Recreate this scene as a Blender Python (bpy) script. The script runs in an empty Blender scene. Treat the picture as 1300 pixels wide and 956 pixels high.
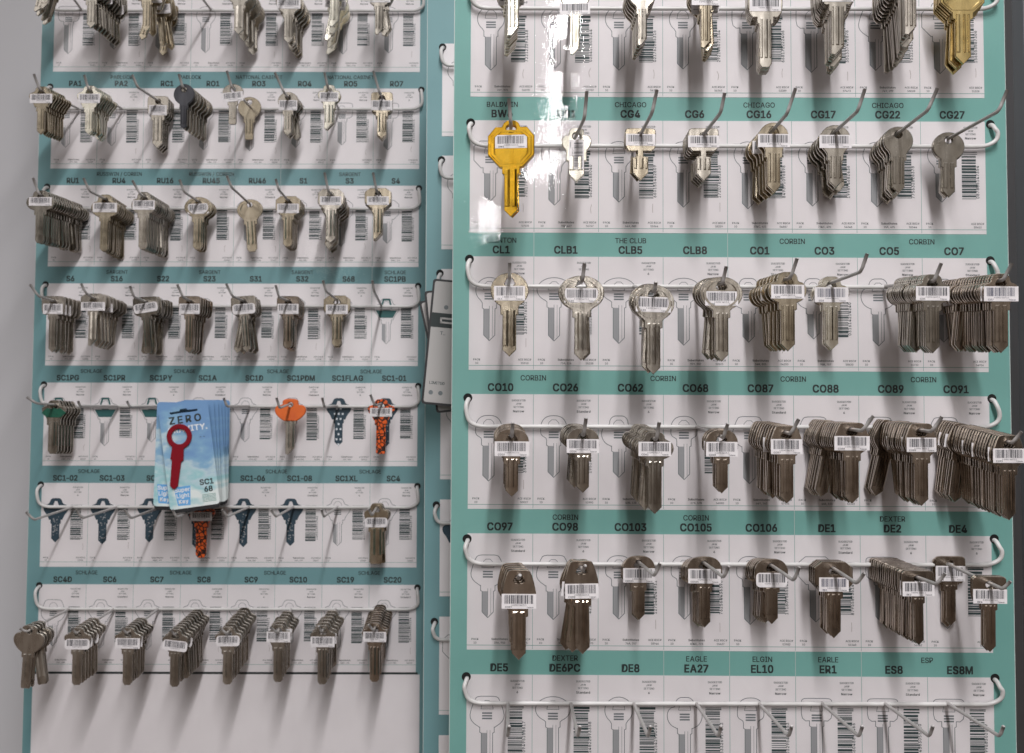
import bpy, math, random
from mathutils import Vector, Matrix
from mathutils.geometry import tessellate_polygon
random.seed(7)
S = bpy.context.scene
R = math.radians
CZ = 1.5                      # camera height above the floor
TH = R(2.4)                   # camera pitched up
F = 1444.0                    # focal length in pixels of the 1300 px wide photograph

# ------------------------------------------------------------ camera
cam = bpy.data.cameras.new("camera")
co = bpy.data.objects.new("camera", cam)
S.collection.objects.link(co)
S.camera = co
co.location = (0, 0, CZ)
co.rotation_euler = (math.pi/2 + TH, 0, 0)
cam.sensor_width = 36
cam.lens = F/1300*36
cam.shift_y = -44.5/1300
cam.clip_start = 0.02
cam.clip_end = 60
cam.dof.use_dof = True
cam.dof.focus_distance = 0.795
cam.dof.aperture_fstop = 16.0
# ------------------------------------------------------------ world
W = bpy.data.worlds.new("World")
S.world = W
W.use_nodes = True
nt = W.node_tree
bg = nt.nodes['Background']
tc = nt.nodes.new('ShaderNodeTexCoord')
sx = nt.nodes.new('ShaderNodeSeparateXYZ')
mr = nt.nodes.new('ShaderNodeMapRange')
cr = nt.nodes.new('ShaderNodeValToRGB')
nt.links.new(tc.outputs['Generated'], sx.inputs[0])
nt.links.new(sx.outputs['Z'], mr.inputs['Value'])
mr.inputs['From Min'].default_value = -1
nt.links.new(mr.outputs[0], cr.inputs[0])
wn = nt.nodes.new('ShaderNodeTexNoise'); wn.inputs['Scale'].default_value = 5.5; wn.inputs['Detail'].default_value = 3
wr = nt.nodes.new('ShaderNodeMapRange'); wr.inputs[1].default_value = 0.43; wr.inputs[2].default_value = 0.64
wr.inputs[3].default_value = 0.0; wr.inputs[4].default_value = 2.5
wm_ = nt.nodes.new('ShaderNodeVectorMath'); wm_.operation = 'SCALE'
nt.links.new(tc.outputs['Generated'], wn.inputs['Vector']); nt.links.new(wn.outputs['Fac'], wr.inputs[0])
nt.links.new(cr.outputs[0], wm_.inputs[0]); nt.links.new(wr.outputs[0], wm_.inputs['Scale'])
nt.links.new(wm_.outputs[0], bg.inputs['Color'])
e = cr.color_ramp.elements
e[0].position = 0.30; e[0].color = (0.10, 0.075, 0.06, 1)
e[1].position = 0.95; e[1].color = (0.55, 0.53, 0.54, 1)
for p, c in ((0.46, (0.13, 0.105, 0.09)), (0.53, (0.14, 0.12, 0.105)), (0.60, (0.32, 0.30, 0.28)), (0.70, (0.56, 0.55, 0.55))):
    q = e.new(p); q.color = (*c, 1)
bg.inputs['Strength'].default_value = 1.15
# ------------------------------------------------------------ the shop's ceiling tube
ld = bpy.data.lights.new("ceiling_tube", 'AREA')
ld.shape = 'RECTANGLE'; ld.size = 0.08; ld.size_y = 7.2
ld.energy = 184; ld.color = (1.0, 0.98, 0.985)
lo = bpy.data.objects.new("ceiling_tube", ld)
S.collection.objects.link(lo)
lo.location = (0.140, -3.4, CZ + 1.27)
ld2 = bpy.data.lights.new("far_ceiling_tube", 'AREA')
ld2.shape = 'RECTANGLE'; ld2.size = 0.15; ld2.size_y = 7.2; ld2.energy = 9; ld2.color = (1.0, 0.97, 0.96)
lo2 = bpy.data.objects.new("far_ceiling_tube", ld2); S.collection.objects.link(lo2)
lo2.location = (-1.45, -3.4, CZ + 1.27)
S.view_settings.view_transform = 'Standard'
S.view_settings.look = 'None'
S.view_settings.exposure = -0.15
S.view_settings.gamma = 1
S.render.engine = 'CYCLES'
S.cycles.transparent_max_bounces = 12
S.cycles.sample_clamp_indirect = 4

# ------------------------------------------------------------ materials
def mat(name, col, rough=0.5, metal=0.0, spec=0.5):
    m = bpy.data.materials.new(name); m.use_nodes = True
    b = m.node_tree.nodes['Principled BSDF']
    b.inputs['Base Color'].default_value = (*col, 1)
    b.inputs['Roughness'].default_value = rough
    b.inputs['Metallic'].default_value = metal
    b.inputs['Specular IOR Level'].default_value = spec
    return m
def N(m, t): return m.node_tree.nodes.new(t)
def LK(m, a, b): m.node_tree.links.new(a, b)
def noisecol(m, c1, c2, scale, stretch=(1, 1, 1), detail=4, bump=0.0, dist=0.0002, rough=None, lo_=0.3, hi_=0.7, bscale=None, rnd=0.0):
    b = m.node_tree.nodes['Principled BSDF']
    t = N(m, 'ShaderNodeTexCoord'); mp = N(m, 'ShaderNodeMapping'); n = N(m, 'ShaderNodeTexNoise'); r = N(m, 'ShaderNodeValToRGB')
    LK(m, t.outputs['Object'], mp.inputs[0]); mp.inputs['Scale'].default_value = stretch
    LK(m, mp.outputs[0], n.inputs['Vector']); n.inputs['Scale'].default_value = scale; n.inputs['Detail'].default_value = detail
    LK(m, n.outputs['Fac'], r.inputs[0])
    r.color_ramp.elements[0].position = lo_; r.color_ramp.elements[0].color = (*c1, 1)
    r.color_ramp.elements[1].position = hi_; r.color_ramp.elements[1].color = (*c2, 1)
    out = r.outputs[0]
    if rnd:
        oi = N(m, 'ShaderNodeObjectInfo'); hs = N(m, 'ShaderNodeHueSaturation'); m2 = N(m, 'ShaderNodeMapRange')
        LK(m, oi.outputs['Random'], m2.inputs[0]); m2.inputs[3].default_value = 1-rnd; m2.inputs[4].default_value = 1+rnd
        LK(m, m2.outputs[0], hs.inputs['Value']); LK(m, out, hs.inputs['Color']); out = hs.outputs[0]
    LK(m, out, b.inputs['Base Color'])
    if rough:
        m3 = N(m, 'ShaderNodeMapRange'); LK(m, n.outputs['Fac'], m3.inputs[0])
        m3.inputs[1].default_value = 0.3; m3.inputs[2].default_value = 0.7
        m3.inputs[3].default_value = rough[0]; m3.inputs[4].default_value = rough[1]
        LK(m, m3.outputs[0], b.inputs['Roughness'])
    if bump:
        n2 = N(m, 'ShaderNodeTexNoise'); LK(m, mp.outputs[0], n2.inputs['Vector']); n2.inputs['Scale'].default_value = bscale or scale*3
        bp = N(m, 'ShaderNodeBump'); bp.inputs['Strength'].default_value = bump; bp.inputs['Distance'].default_value = dist
        hsrc = n2.outputs['Fac']
        if rnd:
            n4 = N(m, 'ShaderNodeTexNoise'); LK(m, t.outputs['Object'], n4.inputs['Vector']); n4.inputs['Scale'].default_value = 70; n4.inputs['Detail'].default_value = 1
            ma = N(m, 'ShaderNodeMath'); ma.operation = 'MULTIPLY_ADD'; LK(m, n4.outputs['Fac'], ma.inputs[0]); ma.inputs[1].default_value = 18; LK(m, n2.outputs['Fac'], ma.inputs[2]); hsrc = ma.outputs[0]
        LK(m, hsrc, bp.inputs['Height']); LK(m, bp.outputs[0], b.inputs['Normal'])
    return m
M = {}
M['teal'] = noisecol(mat('board_teal', (0.19, 0.42, 0.38), 0.55), (0.175, 0.395, 0.36), (0.205, 0.44, 0.40), 14, detail=5)
M['teal2'] = noisecol(mat('board_teal_darker', (0.12, 0.25, 0.26), 0.55), (0.145, 0.295, 0.315), (0.175, 0.335, 0.355), 14, detail=5)  # darker, bluer teal for the left and middle boards
M['paper'] = noisecol(mat('strip_paper', (0.66, 0.60, 0.59), 0.6), (0.71, 0.675, 0.685), (0.77, 0.735, 0.745), 18, detail=6, lo_=0.25, hi_=0.6)
M['ink'] = mat('black_ink', (0.02, 0.03, 0.03), 0.6)
M['ink2'] = mat('dark_ink', (0.035, 0.06, 0.062), 0.6)
M['tealink'] = mat('deep_teal_ink', (0.02, 0.11, 0.11), 0.6)
M['navy'] = mat('navy_ink', (0.02, 0.05, 0.075), 0.6)
M['grey'] = mat('grey_ink', (0.16, 0.18, 0.19), 0.6)
M['shade'] = mat('tint_ink', (0.33, 0.335, 0.345), 0.6)
M['line'] = mat('teal_ink', (0.20, 0.36, 0.33), 0.6)
M['hairline'] = mat('hairline_mark', (0.36, 0.31, 0.29), 0.7)  # thin curved grey-brown strokes below the barcodes
M['holeshade'] = mat('hole_shade', (0.01, 0.01, 0.01), 0.9)  # black painted for the darkness inside the rail holes
M['edge'] = mat('board_edge', (0.50, 0.55, 0.53), 0.5)
M['rail'] = noisecol(mat('rail_coating', (0.62, 0.60, 0.59), 0.35), (0.50, 0.49, 0.48), (0.66, 0.65, 0.64), 60, rough=(0.28, 0.45))
M['hook'] = noisecol(mat('hook_wire', (0.5, 0.48, 0.47), 0.35, 0.35), (0.40, 0.38, 0.37), (0.54, 0.52, 0.51), 90, rough=(0.3, 0.5))
def metal(name, c1, c2, r=(0.14, 0.30), rnd=0.16):
    m = mat(name, c1, 0.3, 1.0)
    return noisecol(m, c1, c2, 120, stretch=(1, 1, 0.25), detail=6, bump=0.25, dist=0.00006, rough=r, bscale=700, rnd=rnd)
M['nickel'] = metal('nickel_silver', (0.36, 0.325, 0.28), (0.58, 0.535, 0.47))
M['bright'] = metal('polished_nickel', (0.66, 0.62, 0.52), (0.85, 0.81, 0.71), (0.15, 0.3), 0.08)
M['brown'] = metal('nickel_brown_reflection', (0.34, 0.28, 0.225), (0.54, 0.46, 0.385))  # brown surroundings mirrored in nickel, put into the base colour
M['brass'] = metal('dull_brass', (0.45, 0.33, 0.13), (0.68, 0.52, 0.24))
M['gold'] = metal('gold_brass', (0.70, 0.37, 0.02), (0.92, 0.57, 0.07), (0.08, 0.20), 0.03)
M['paleb'] = metal('pale_brass', (0.38, 0.32, 0.235), (0.56, 0.49, 0.38))
M['matte'] = metal('matte_nickel', (0.38, 0.345, 0.30), (0.58, 0.53, 0.47), (0.2, 0.34))
M['dark'] = metal('blued_steel', (0.055, 0.055, 0.062), (0.105, 0.105, 0.115), (0.3, 0.45))
M['orange'] = noisecol(mat('orange_rubber', (0.75, 0.13, 0.02), 0.4), (0.62, 0.10, 0.015), (0.80, 0.16, 0.02), 80)
M['red'] = mat('red_paint', (0.22, 0.004, 0.014), 0.25)
M['green'] = noisecol(mat('green_enamel', (0.01, 0.09, 0.055), 0.35), (0.008, 0.07, 0.045), (0.012, 0.11, 0.065), 400)
M['sticker'] = noisecol(mat('sticker_paper', (0.74, 0.71, 0.72), 0.45), (0.66, 0.63, 0.64), (0.78, 0.75, 0.76), 150)
M['barink'] = mat('barcode_ink', (0.05, 0.05, 0.06), 0.5)
M['bluebar'] = mat('blue_barcode_ink', (0.05, 0.055, 0.09), 0.55)
M['cardedge'] = mat('card_black', (0.012, 0.012, 0.014), 0.45)
M['cardwhite'] = mat('card_white', (0.44, 0.42, 0.41), 0.5)
M['paleblue'] = mat('pale_blue_ink', (0.13, 0.38, 0.72), 0.5)
M['whiteink'] = mat('white_ink', (0.72, 0.76, 0.8), 0.5)
M['wall'] = noisecol(mat('wall_paint', (0.42, 0.40, 0.41), 0.7), (0.50, 0.495, 0.51), (0.56, 0.55, 0.57), 3, detail=5)
M['cabinet'] = noisecol(mat('cabinet_paint', (0.15, 0.15, 0.16), 0.6), (0.14, 0.14, 0.15), (0.165, 0.165, 0.175), 6, detail=5)
M['ledge'] = noisecol(mat('ledge_paint', (0.6, 0.57, 0.56), 0.5), (0.55, 0.525, 0.52), (0.62, 0.59, 0.58), 9)
def pattern(name, kind):
    m = mat(name, (1, 1, 1), 0.3, 0.0)
    b = m.node_tree.nodes['Principled BSDF']
    t = N(m, 'ShaderNodeTexCoord'); r = N(m, 'ShaderNodeValToRGB')
    if kind == 'sky':
        mp = N(m, 'ShaderNodeMapping'); LK(m, t.outputs['Object'], mp.inputs[0]); mp.inputs['Scale'].default_value = (1, 1, 1.9)
        n = N(m, 'ShaderNodeTexNoise'); LK(m, mp.outputs[0], n.inputs['Vector']); n.inputs['Scale'].default_value = 26; n.inputs['Detail'].default_value = 7
        s = N(m, 'ShaderNodeSeparateXYZ'); LK(m, t.outputs['Object'], s.inputs[0])
        g = N(m, 'ShaderNodeMapRange'); LK(m, s.outputs['Z'], g.inputs[0]); g.inputs[1].default_value = -0.10; g.inputs[2].default_value = -0.01
        g.inputs[3].default_value = 0.24; g.inputs[4].default_value = -0.22
        a = N(m, 'ShaderNodeMath'); a.operation = 'ADD'; LK(m, n.outputs['Fac'], a.inputs[0]); LK(m, g.outputs[0], a.inputs[1])
        LK(m, a.outputs[0], r.inputs[0]); el = r.color_ramp.elements
        el[0].position = 0.34; el[0].color = (0.17, 0.32, 0.56, 1); el[1].position = 0.72; el[1].color = (0.74, 0.80, 0.79, 1)
        for p, c in ((0.45, (0.23, 0.42, 0.60)), (0.53, (0.50, 0.64, 0.70)), (0.61, (0.32, 0.58, 0.62))):
            q = el.new(p); q.color = (*c, 1)
        b.inputs['Roughness'].default_value = 0.35
    else:
        v = N(m, 'ShaderNodeTexVoronoi'); LK(m, t.outputs['Object'], v.inputs['Vector']); v.inputs['Scale'].default_value = 260
        v.feature = 'DISTANCE_TO_EDGE'
        LK(m, v.outputs['Distance'], r.inputs[0]); el = r.color_ramp.elements; r.color_ramp.interpolation = 'CONSTANT'
        el[0].color = (0.02, 0.008, 0.006, 1); el[1].position = 0.11; el[1].color = (0.72, 0.11, 0.015, 1)
    LK(m, r.outputs[0], b.inputs['Base Color'])
    return m
M['sky'] = pattern('printed_sky', 'sky')
M['leopard'] = pattern('leopard_print', 'leo')
def film(strength, dist, sc):
    m = bpy.data.materials.new('laminate_film'); m.use_nodes = True; t = m.node_tree; t.nodes.clear()
    o = t.nodes.new('ShaderNodeOutputMaterial'); mx = t.nodes.new('ShaderNodeMixShader'); tr = t.nodes.new('ShaderNodeBsdfTransparent')
    gl = t.nodes.new('ShaderNodeBsdfGlossy'); fr = t.nodes.new('ShaderNodeFresnel'); bp = t.nodes.new('ShaderNodeBump')
    tcn = t.nodes.new('ShaderNodeTexCoord'); n = t.nodes.new('ShaderNodeTexNoise'); n2 = t.nodes.new('ShaderNodeTexNoise'); ad = t.nodes.new('ShaderNodeMath')
    mpn = t.nodes.new('ShaderNodeMapping'); mpn.inputs['Scale'].default_value = (1, 1, 0.6)
    t.links.new(tcn.outputs['Object'], mpn.inputs[0])
    for q, s in ((n, sc), (n2, sc*0.06)):
        t.links.new(mpn.outputs[0], q.inputs['Vector']); q.inputs['Scale'].default_value = s; q.inputs['Detail'].default_value = 3
    ml = t.nodes.new('ShaderNodeMath'); ml.operation = 'MULTIPLY'; ml.inputs[1].default_value = 1.5
    t.links.new(n2.outputs['Fac'], ml.inputs[0])
    t.links.new(n.outputs['Fac'], ad.inputs[0]); t.links.new(ml.outputs[0], ad.inputs[1])
    t.links.new(ad.outputs[0], bp.inputs['Height']); bp.inputs['Strength'].default_value = strength; bp.inputs['Distance'].default_value = dist
    fr.inputs['IOR'].default_value = 1.28; gl.inputs['Roughness'].default_value = 0.02
    t.links.new(bp.outputs[0], gl.inputs['Normal']); t.links.new(fr.outputs[0], mx.inputs[0])
    t.links.new(tr.outputs[0], mx.inputs[1]); t.links.new(gl.outputs[0], mx.inputs[2]); t.links.new(mx.outputs[0], o.inputs[0])
    return m
M['film'] = film(1.0, 0.000028, 330)

# ------------------------------------------------------------ mesh builder (all coordinates in mm)
class MB:
    def __init__(s): s.v = []; s.f = []; s.mi = []; s.ms = []
    def m(s, key):
        if key not in s.ms: s.ms.append(key)
        return s.ms.index(key)
    def add(s, vs, fs, key):
        o = len(s.v); k = s.m(key); s.v += vs
        for f in fs: s.f.append([i+o for i in f]); s.mi.append(k)
    def rect(s, x0, z0, x1, z1, y, key):                       # flat, facing the viewer
        s.add([(x0, y, z0), (x1, y, z0), (x1, y, z1), (x0, y, z1)], [(0, 1, 2, 3)], key)
    def box(s, x0, y0, z0, x1, y1, z1, key):
        s.add([(x, y, z) for z in (z0, z1) for y in (y0, y1) for x in (x0, x1)],
              [(0, 1, 5, 4), (1, 3, 7, 5), (3, 2, 6, 7), (2, 0, 4, 6), (0, 2, 3, 1), (4, 5, 7, 6)], key)
    def stroke(s, pts, w, y, key, closed=False):
        n = len(pts); rng = range(n if closed else n-1)
        for i in rng:
            a, b = pts[i], pts[(i+1) % n]; dx, dz = b[0]-a[0], b[1]-a[1]; l = math.hypot(dx, dz) or 1
            nx, nz = -dz/l*w/2, dx/l*w/2; ex, ez = dx/l*w*.3, dz/l*w*.3
            s.add([(a[0]-ex-nx, y, a[1]-ez-nz), (b[0]+ex-nx, y, b[1]+ez-nz), (b[0]+ex+nx, y, b[1]+ez+nz), (a[0]-ex+nx, y, a[1]-ez+nz)], [(0, 1, 2, 3)], key)
    def fill(s, loop, y, key):
        t = tessellate_polygon([[Vector((p[0], p[1], 0)) for p in loop]])
        s.add([(p[0], y, p[1]) for p in loop], [tuple(q) for q in t], key)
    def prism(s, loops, y0, y1, bev, key):                     # loops: outer then holes; front at y0 (towards the viewer)
        flat = [p for l in loops for p in l]
        ins = []
        for li, l in enumerate(loops):
            ar = sum(l[i][0]*l[(i+1) % len(l)][1]-l[(i+1) % len(l)][0]*l[i][1] for i in range(len(l)))
            sg = (1 if ar > 0 else -1)*(1 if li == 0 else -1)
            for i in range(len(l)):
                a, b, c = l[i-1], l[i], l[(i+1) % len(l)]
                d1 = Vector((b[0]-a[0], b[1]-a[1])); d2 = Vector((c[0]-b[0], c[1]-b[1]))
                if d1.length > 0: d1.normalize()
                if d2.length > 0: d2.normalize()
                d = d1+d2
                if d.length < 1e-6: d = d1
                d.normalize(); ins.append((b[0]-d.y*sg*bev, b[1]+d.x*sg*bev))
        tri = tessellate_polygon([[Vector((p[0], p[1], 0)) for p in l] for l in loops])
        n = len(flat)
        vs = [(p[0], y0, p[1]) for p in ins]+[(p[0], y0+bev, p[1]) for p in flat]+[(p[0], y1, p[1]) for p in flat]
        fs = []
        for t in tri:
            a, b, c = [Vector(ins[i]) for i in t]
            t = tuple(t) if (b-a).cross(c-a) > 0 else tuple(reversed(t))
            fs.append(t); fs.append(tuple(i+2*n for i in reversed(t)))
        o = 0
        for li, l in enumerate(loops):
            k = len(l)
            ar = sum(l[i][0]*l[(i+1) % k][1]-l[(i+1) % k][0]*l[i][1] for i in range(k))
            for i in range(k):
                j = (i+1) % k; A, B = o+i, o+j
                if (ar > 0) != (li == 0): A, B = B, A
                fs.append((B, A, A+n, B+n)); fs.append((B+n, A+n, A+2*n, B+2*n))
            o += k
        s.add(vs, fs, key)
    def tube(s, pts, r, key, seg=10, cap=True):
        P = [Vector(p) for p in pts]; rings = []
        up = Vector((0.13, 0.2, 1)).normalized()
        for i, p in enumerate(P):
            d = ((P[min(i+1, len(P)-1)]-P[max(i-1, 0)])).normalized()
            a = d.cross(up)
            if a.length < .1: a = d.cross(Vector((1, 0, 0)))
            a.normalize(); b = d.cross(a).normalized(); up = -b if -b.dot(up) > b.dot(up) else b
            a = d.cross(up).normalized(); b = up
            b = a.cross(d).normalized()
            rings.append([p+a*math.cos(q*2*math.pi/seg)*r+b*math.sin(q*2*math.pi/seg)*r for q in range(seg)])
        vs = [tuple(v) for g in rings for v in g]; fs = []
        for i in range(len(P)-1):
            for q in range(seg):
                fs.append((i*seg+q, i*seg+(q+1) % seg, (i+1)*seg+(q+1) % seg, (i+1)*seg+q))
        if cap: fs.append(tuple(range(seg))); fs.append(tuple(range((len(P)-1)*seg, len(P)*seg))[::-1])
        s.add(vs, fs, key)
    def text(s, t, x, z, size, y, key, bold=False, align='c', sx=1.0, rot=0, gap=0.0):
        adv = 0; L = []
        for ch in t:
            g = glyph(ch, bold); L.append((adv, g)); adv += g[2]*sx+gap
        off = {'c': -adv/2, 'l': 0, 'r': -adv}[align]
        cr_, sr_ = math.cos(rot), math.sin(rot)
        for a, g in L:
            if not g[0]: continue
            e = .038 if bold else .016
            sh = ((-e, -e), (e, e), (-e, e), (e, -e)) if size > 3 else ((-e, 0), (e, 0))
            for q, (ox, oz) in enumerate(sh):
                vs = []
                for p in g[0]:
                    px = (off+a+p[0]*sx+ox)*size; pz = (p[1]+oz*.8)*size
                    vs.append((x+px*cr_-pz*sr_, y-q*.004, z+px*sr_+pz*cr_))
                s.add(vs, g[1], key)
    def mesh(s, name, smooth=False):
        me = bpy.data.meshes.new(name)
        me.from_pydata([(a*.001, b*.001, c*.001) for a, b, c in s.v], [], s.f)
        for k in s.ms: me.materials.append(M[k])
        me.polygons.foreach_set('material_index', s.mi)
        if smooth: me.polygons.foreach_set('use_smooth', [True]*len(s.f))
        me.update(); return me
    def obj(s, name, parent=None, smooth=False):
        o = bpy.data.objects.new(name, s.mesh(name, smooth)); S.collection.objects.link(o)
        if parent: o.parent = parent
        return o
GC = {}
try:    # a Helvetica-like face that ships with Blender; its built-in face otherwise
    FONT = bpy.data.fonts.load(bpy.utils.resource_path('LOCAL')+'/datafiles/fonts/Inter.woff2')
except Exception:
    FONT = None
CAP = [None]
def glyph(ch, bold):
    k = (ch, bold)
    if k in GC: return GC[k]
    if ch == ' ': GC[k] = ([], [], 0.28); return GC[k]
    c = bpy.data.curves.new('g', 'FONT'); c.body = ch; c.size = 1; c.resolution_u = 3
    if FONT: c.font = FONT
    c.offset = 0.0
    o = bpy.data.objects.new('g', c); S.collection.objects.link(o)
    dg = bpy.context.evaluated_depsgraph_get(); me = bpy.data.meshes.new_from_object(o.evaluated_get(dg))
    vs = [(v.co.x, v.co.y) for v in me.vertices]; fs = [tuple(p.vertices) for p in me.polygons]
    bpy.data.objects.remove(o); bpy.data.curves.remove(c); bpy.data.meshes.remove(me)
    if CAP[0] is None: CAP[0] = max(v[1] for v in vs)-min(v[1] for v in vs) if ch == 'H' else 0.72
    f = .70/CAP[0]; vs = [(a*f, b*f) for a, b in vs]
    x0 = min(v[0] for v in vs); x1 = max(v[0] for v in vs)
    vs = [(v[0]-x0+0.04, v[1]) for v in vs]
    GC[k] = (vs, fs, x1-x0+(0.15 if bold else .11)); return GC[k]
glyph('H', False)
def tag(o, label=None, cat=None, group=None, kind=None):
    if label and len(label.split()) > 16: print('LONG', label)
    if label: o['label'] = label
    if cat: o['category'] = cat
    if group: o['group'] = group
    if kind: o['kind'] = kind
    return o
def empty(name, M4):
    o = bpy.data.objects.new(name, None); S.collection.objects.link(o); o.empty_display_size = .02; o.matrix_world = M4; return o
def chaikin(p, it, closed=False):
    for _ in range(it):
        q = [] if closed else [p[0]]
        n = len(p)
        for i in range(n if closed else n-1):
            a, b = p[i], p[(i+1) % n]
            q += [tuple(a[k]*.75+b[k]*.25 for k in range(len(a))), tuple(a[k]*.25+b[k]*.75 for k in range(len(a)))]
        if not closed: q.append(p[-1])
        p = q
    return p
ORD = ['first', 'second', 'third', 'fourth', 'fifth', 'sixth', 'seventh', 'eighth', 'ninth', 'tenth', 'eleventh', 'twelfth', 'thirteenth',
       'fourteenth', 'fifteenth', 'sixteenth', 'seventeenth', 'eighteenth', 'nineteenth', 'twentieth', 'twenty-first', 'twenty-second', 'twenty-third', 'twenty-fourth']

# ------------------------------------------------------------ display boards: planes fitted to the grid of the photograph
class Board:
    def __init__(s, Y, tilt, roll, yaw):
        ex = Vector((math.cos(roll), 0, -math.sin(roll))); ez = Vector((math.sin(roll), 0, math.cos(roll)))
        ez = ez*math.cos(tilt)+Vector((0, 1, 0))*math.sin(tilt); ex = ex*math.cos(yaw)+Vector((0, 1, 0))*math.sin(yaw)
        n = ex.cross(ez).normalized(); n = n if n.y < 0 else -n          # towards the viewer
        ez = (ez-ex*ez.dot(ex)).normalized(); ex.normalize()
        s.O = Vector((0, Y, 0)); s.ex, s.ez, s.n, s.Y = ex, ez, n, Y
        m = Matrix.Identity(4)
        for i in range(3): m[i][0] = ex[i]; m[i][1] = -n[i]; m[i][2] = ez[i]
        m.translation = s.O+Vector((0, 0, CZ)); s.M = m
    def loc(s, px, py, h=0.0):                 # photo pixel -> board coordinates (mm), at height h mm in front of the board
        xc = (px-650)/F; yc = (433.5-py)/F
        r = Vector((xc, math.cos(TH)-yc*math.sin(TH), math.sin(TH)+yc*math.cos(TH)))
        o = s.O+s.n*h*.001
        p = r*(o.dot(s.n)/r.dot(s.n))-s.O
        return Vector((p.dot(s.ex)*1000, -h, p.dot(s.ez)*1000))
    def mpp(s, h): return (s.Y-h*.001)/F*1000   # mm per photo pixel
BR = Board(0.83, R(.390), R(.267), R(-.377)); BR.u0, BR.P, BR.v0, BR.R, BR.bh = -31.73, 47.31, 215.62, 100.85, 17.58
BL = Board(1.17, R(1.128), R(.097), R(-.073)); BL.u0, BL.P, BL.v0, BL.R, BL.bh = -480.73, 47.975, 331.16, 102.55, 17.57
BM = Board(1.00, R(.8), R(.1), R(-.1))
q = BM.loc(564, 31); BM.P = 47.6; BM.R = 101.2; BM.bh = 17.5; BM.u0 = BM.loc(561, 175)[0]; BM.v0 = q[2]

# ------------------------------------------------------------ printed key drawings
def half(style, hw, hh):
    if style in ('round', 'oval', 'ring'): return [(hw/2*math.sin(a), -hh/2*(1-math.cos(a))) for a in [math.pi*i/18*.93 for i in range(19)]]
    T = {'oct': ([(.20, -.22), (.20, -.12), (.12, 0), (.001, 0)][::-1]+[(.20, 0.0), (.34, .0), (.5, .22), (.5, .66), (.30, .96), (.22, 1)], 0),
         'octo': ([(0, 0), (.30, 0), (.5, .2), (.5, .72), (.28, 1)], 0),
         'loop': ([(0, 0), (.15, .0), (.26, .12), (.27, .30), (.42, .34), (.5, .50), (.5, .70), (.40, .90), (.22, 1)], 2),
         'hex': ([(0, 0), (.24, 0), (.34, .06), (.46, .42), (.5, .66), (.42, .84), (.22, 1)], 1),
         'dome': ([(0, 0), (.18, .01), (.36, .10), (.48, .30), (.5, .5), (.5, .78), (.3, .9), (.2, 1)], 2),
         'square': ([(0, 0), (.38, 0), (.47, .05), (.5, .14), (.5, .84), (.36, 1)], 1),
         'clover': ([(0, 0), (.16, .01), (.26, .1), (.24, .28), (.40, .28), (.5, .42), (.49, .66), (.34, .88), (.2, 1)], 2),
         'bow': ([(0, 0), (.14, 0), (.22, .08), (.27, .26), (.44, .32), (.5, .42), (.47, .60), (.34, .78), (.26, 1)], 1)}
    p, it = T[style]
    p = chaikin(p, it)
    return [(x*hw, -z*hh) for x, z in p]
def outline(style, hw, hh, bw, nw, nl, total, tip):
    if style == 'oct':
        h = [(0.001, 4.6), (3.0, 4.1), (5.0, 2.6), (6.2, 0.0), (hw*.34, 0), (hw*.5, -hh*.22), (hw*.5, -hh*.68), (hw*.24, -hh)]
        total = total
    else: h = half(style, hw, hh)
    h = [p for p in h if not (p[1] < -hh*.6 and p[0] < nw/2)]
    nb = [(nw/2, -hh*.99), (nw/2, -hh-nl), (bw/2, -hh-nl-.6)]
    r = h+nb; l = [(-x, z) for x, z in reversed(r) if abs(x) > .01]
    if tip == 'v': t = [(bw/2, -total+bw*.5), (0, -total), (-bw/2, -total+bw*.5)]
    elif tip == 'slant': t = [(bw/2, -total+bw*.75), (-bw*.2, -total), (-bw/2, -total+bw*.1)]
    elif tip == 'slantr': t = [(bw/2, -total+bw*.1), (bw*.2, -total), (-bw/2, -total+bw*.75)]
    elif tip == 'notch': t = [(bw/2, -total+bw*.3), (bw*.28, -total), (-bw*.28, -total), (-bw/2, -total+bw*.3)]
    else: t = [(bw/2, -total+1.2), (bw/2-1, -total), (-bw/2+1, -total), (-bw/2, -total+1.2)]
    return r+t+l

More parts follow.
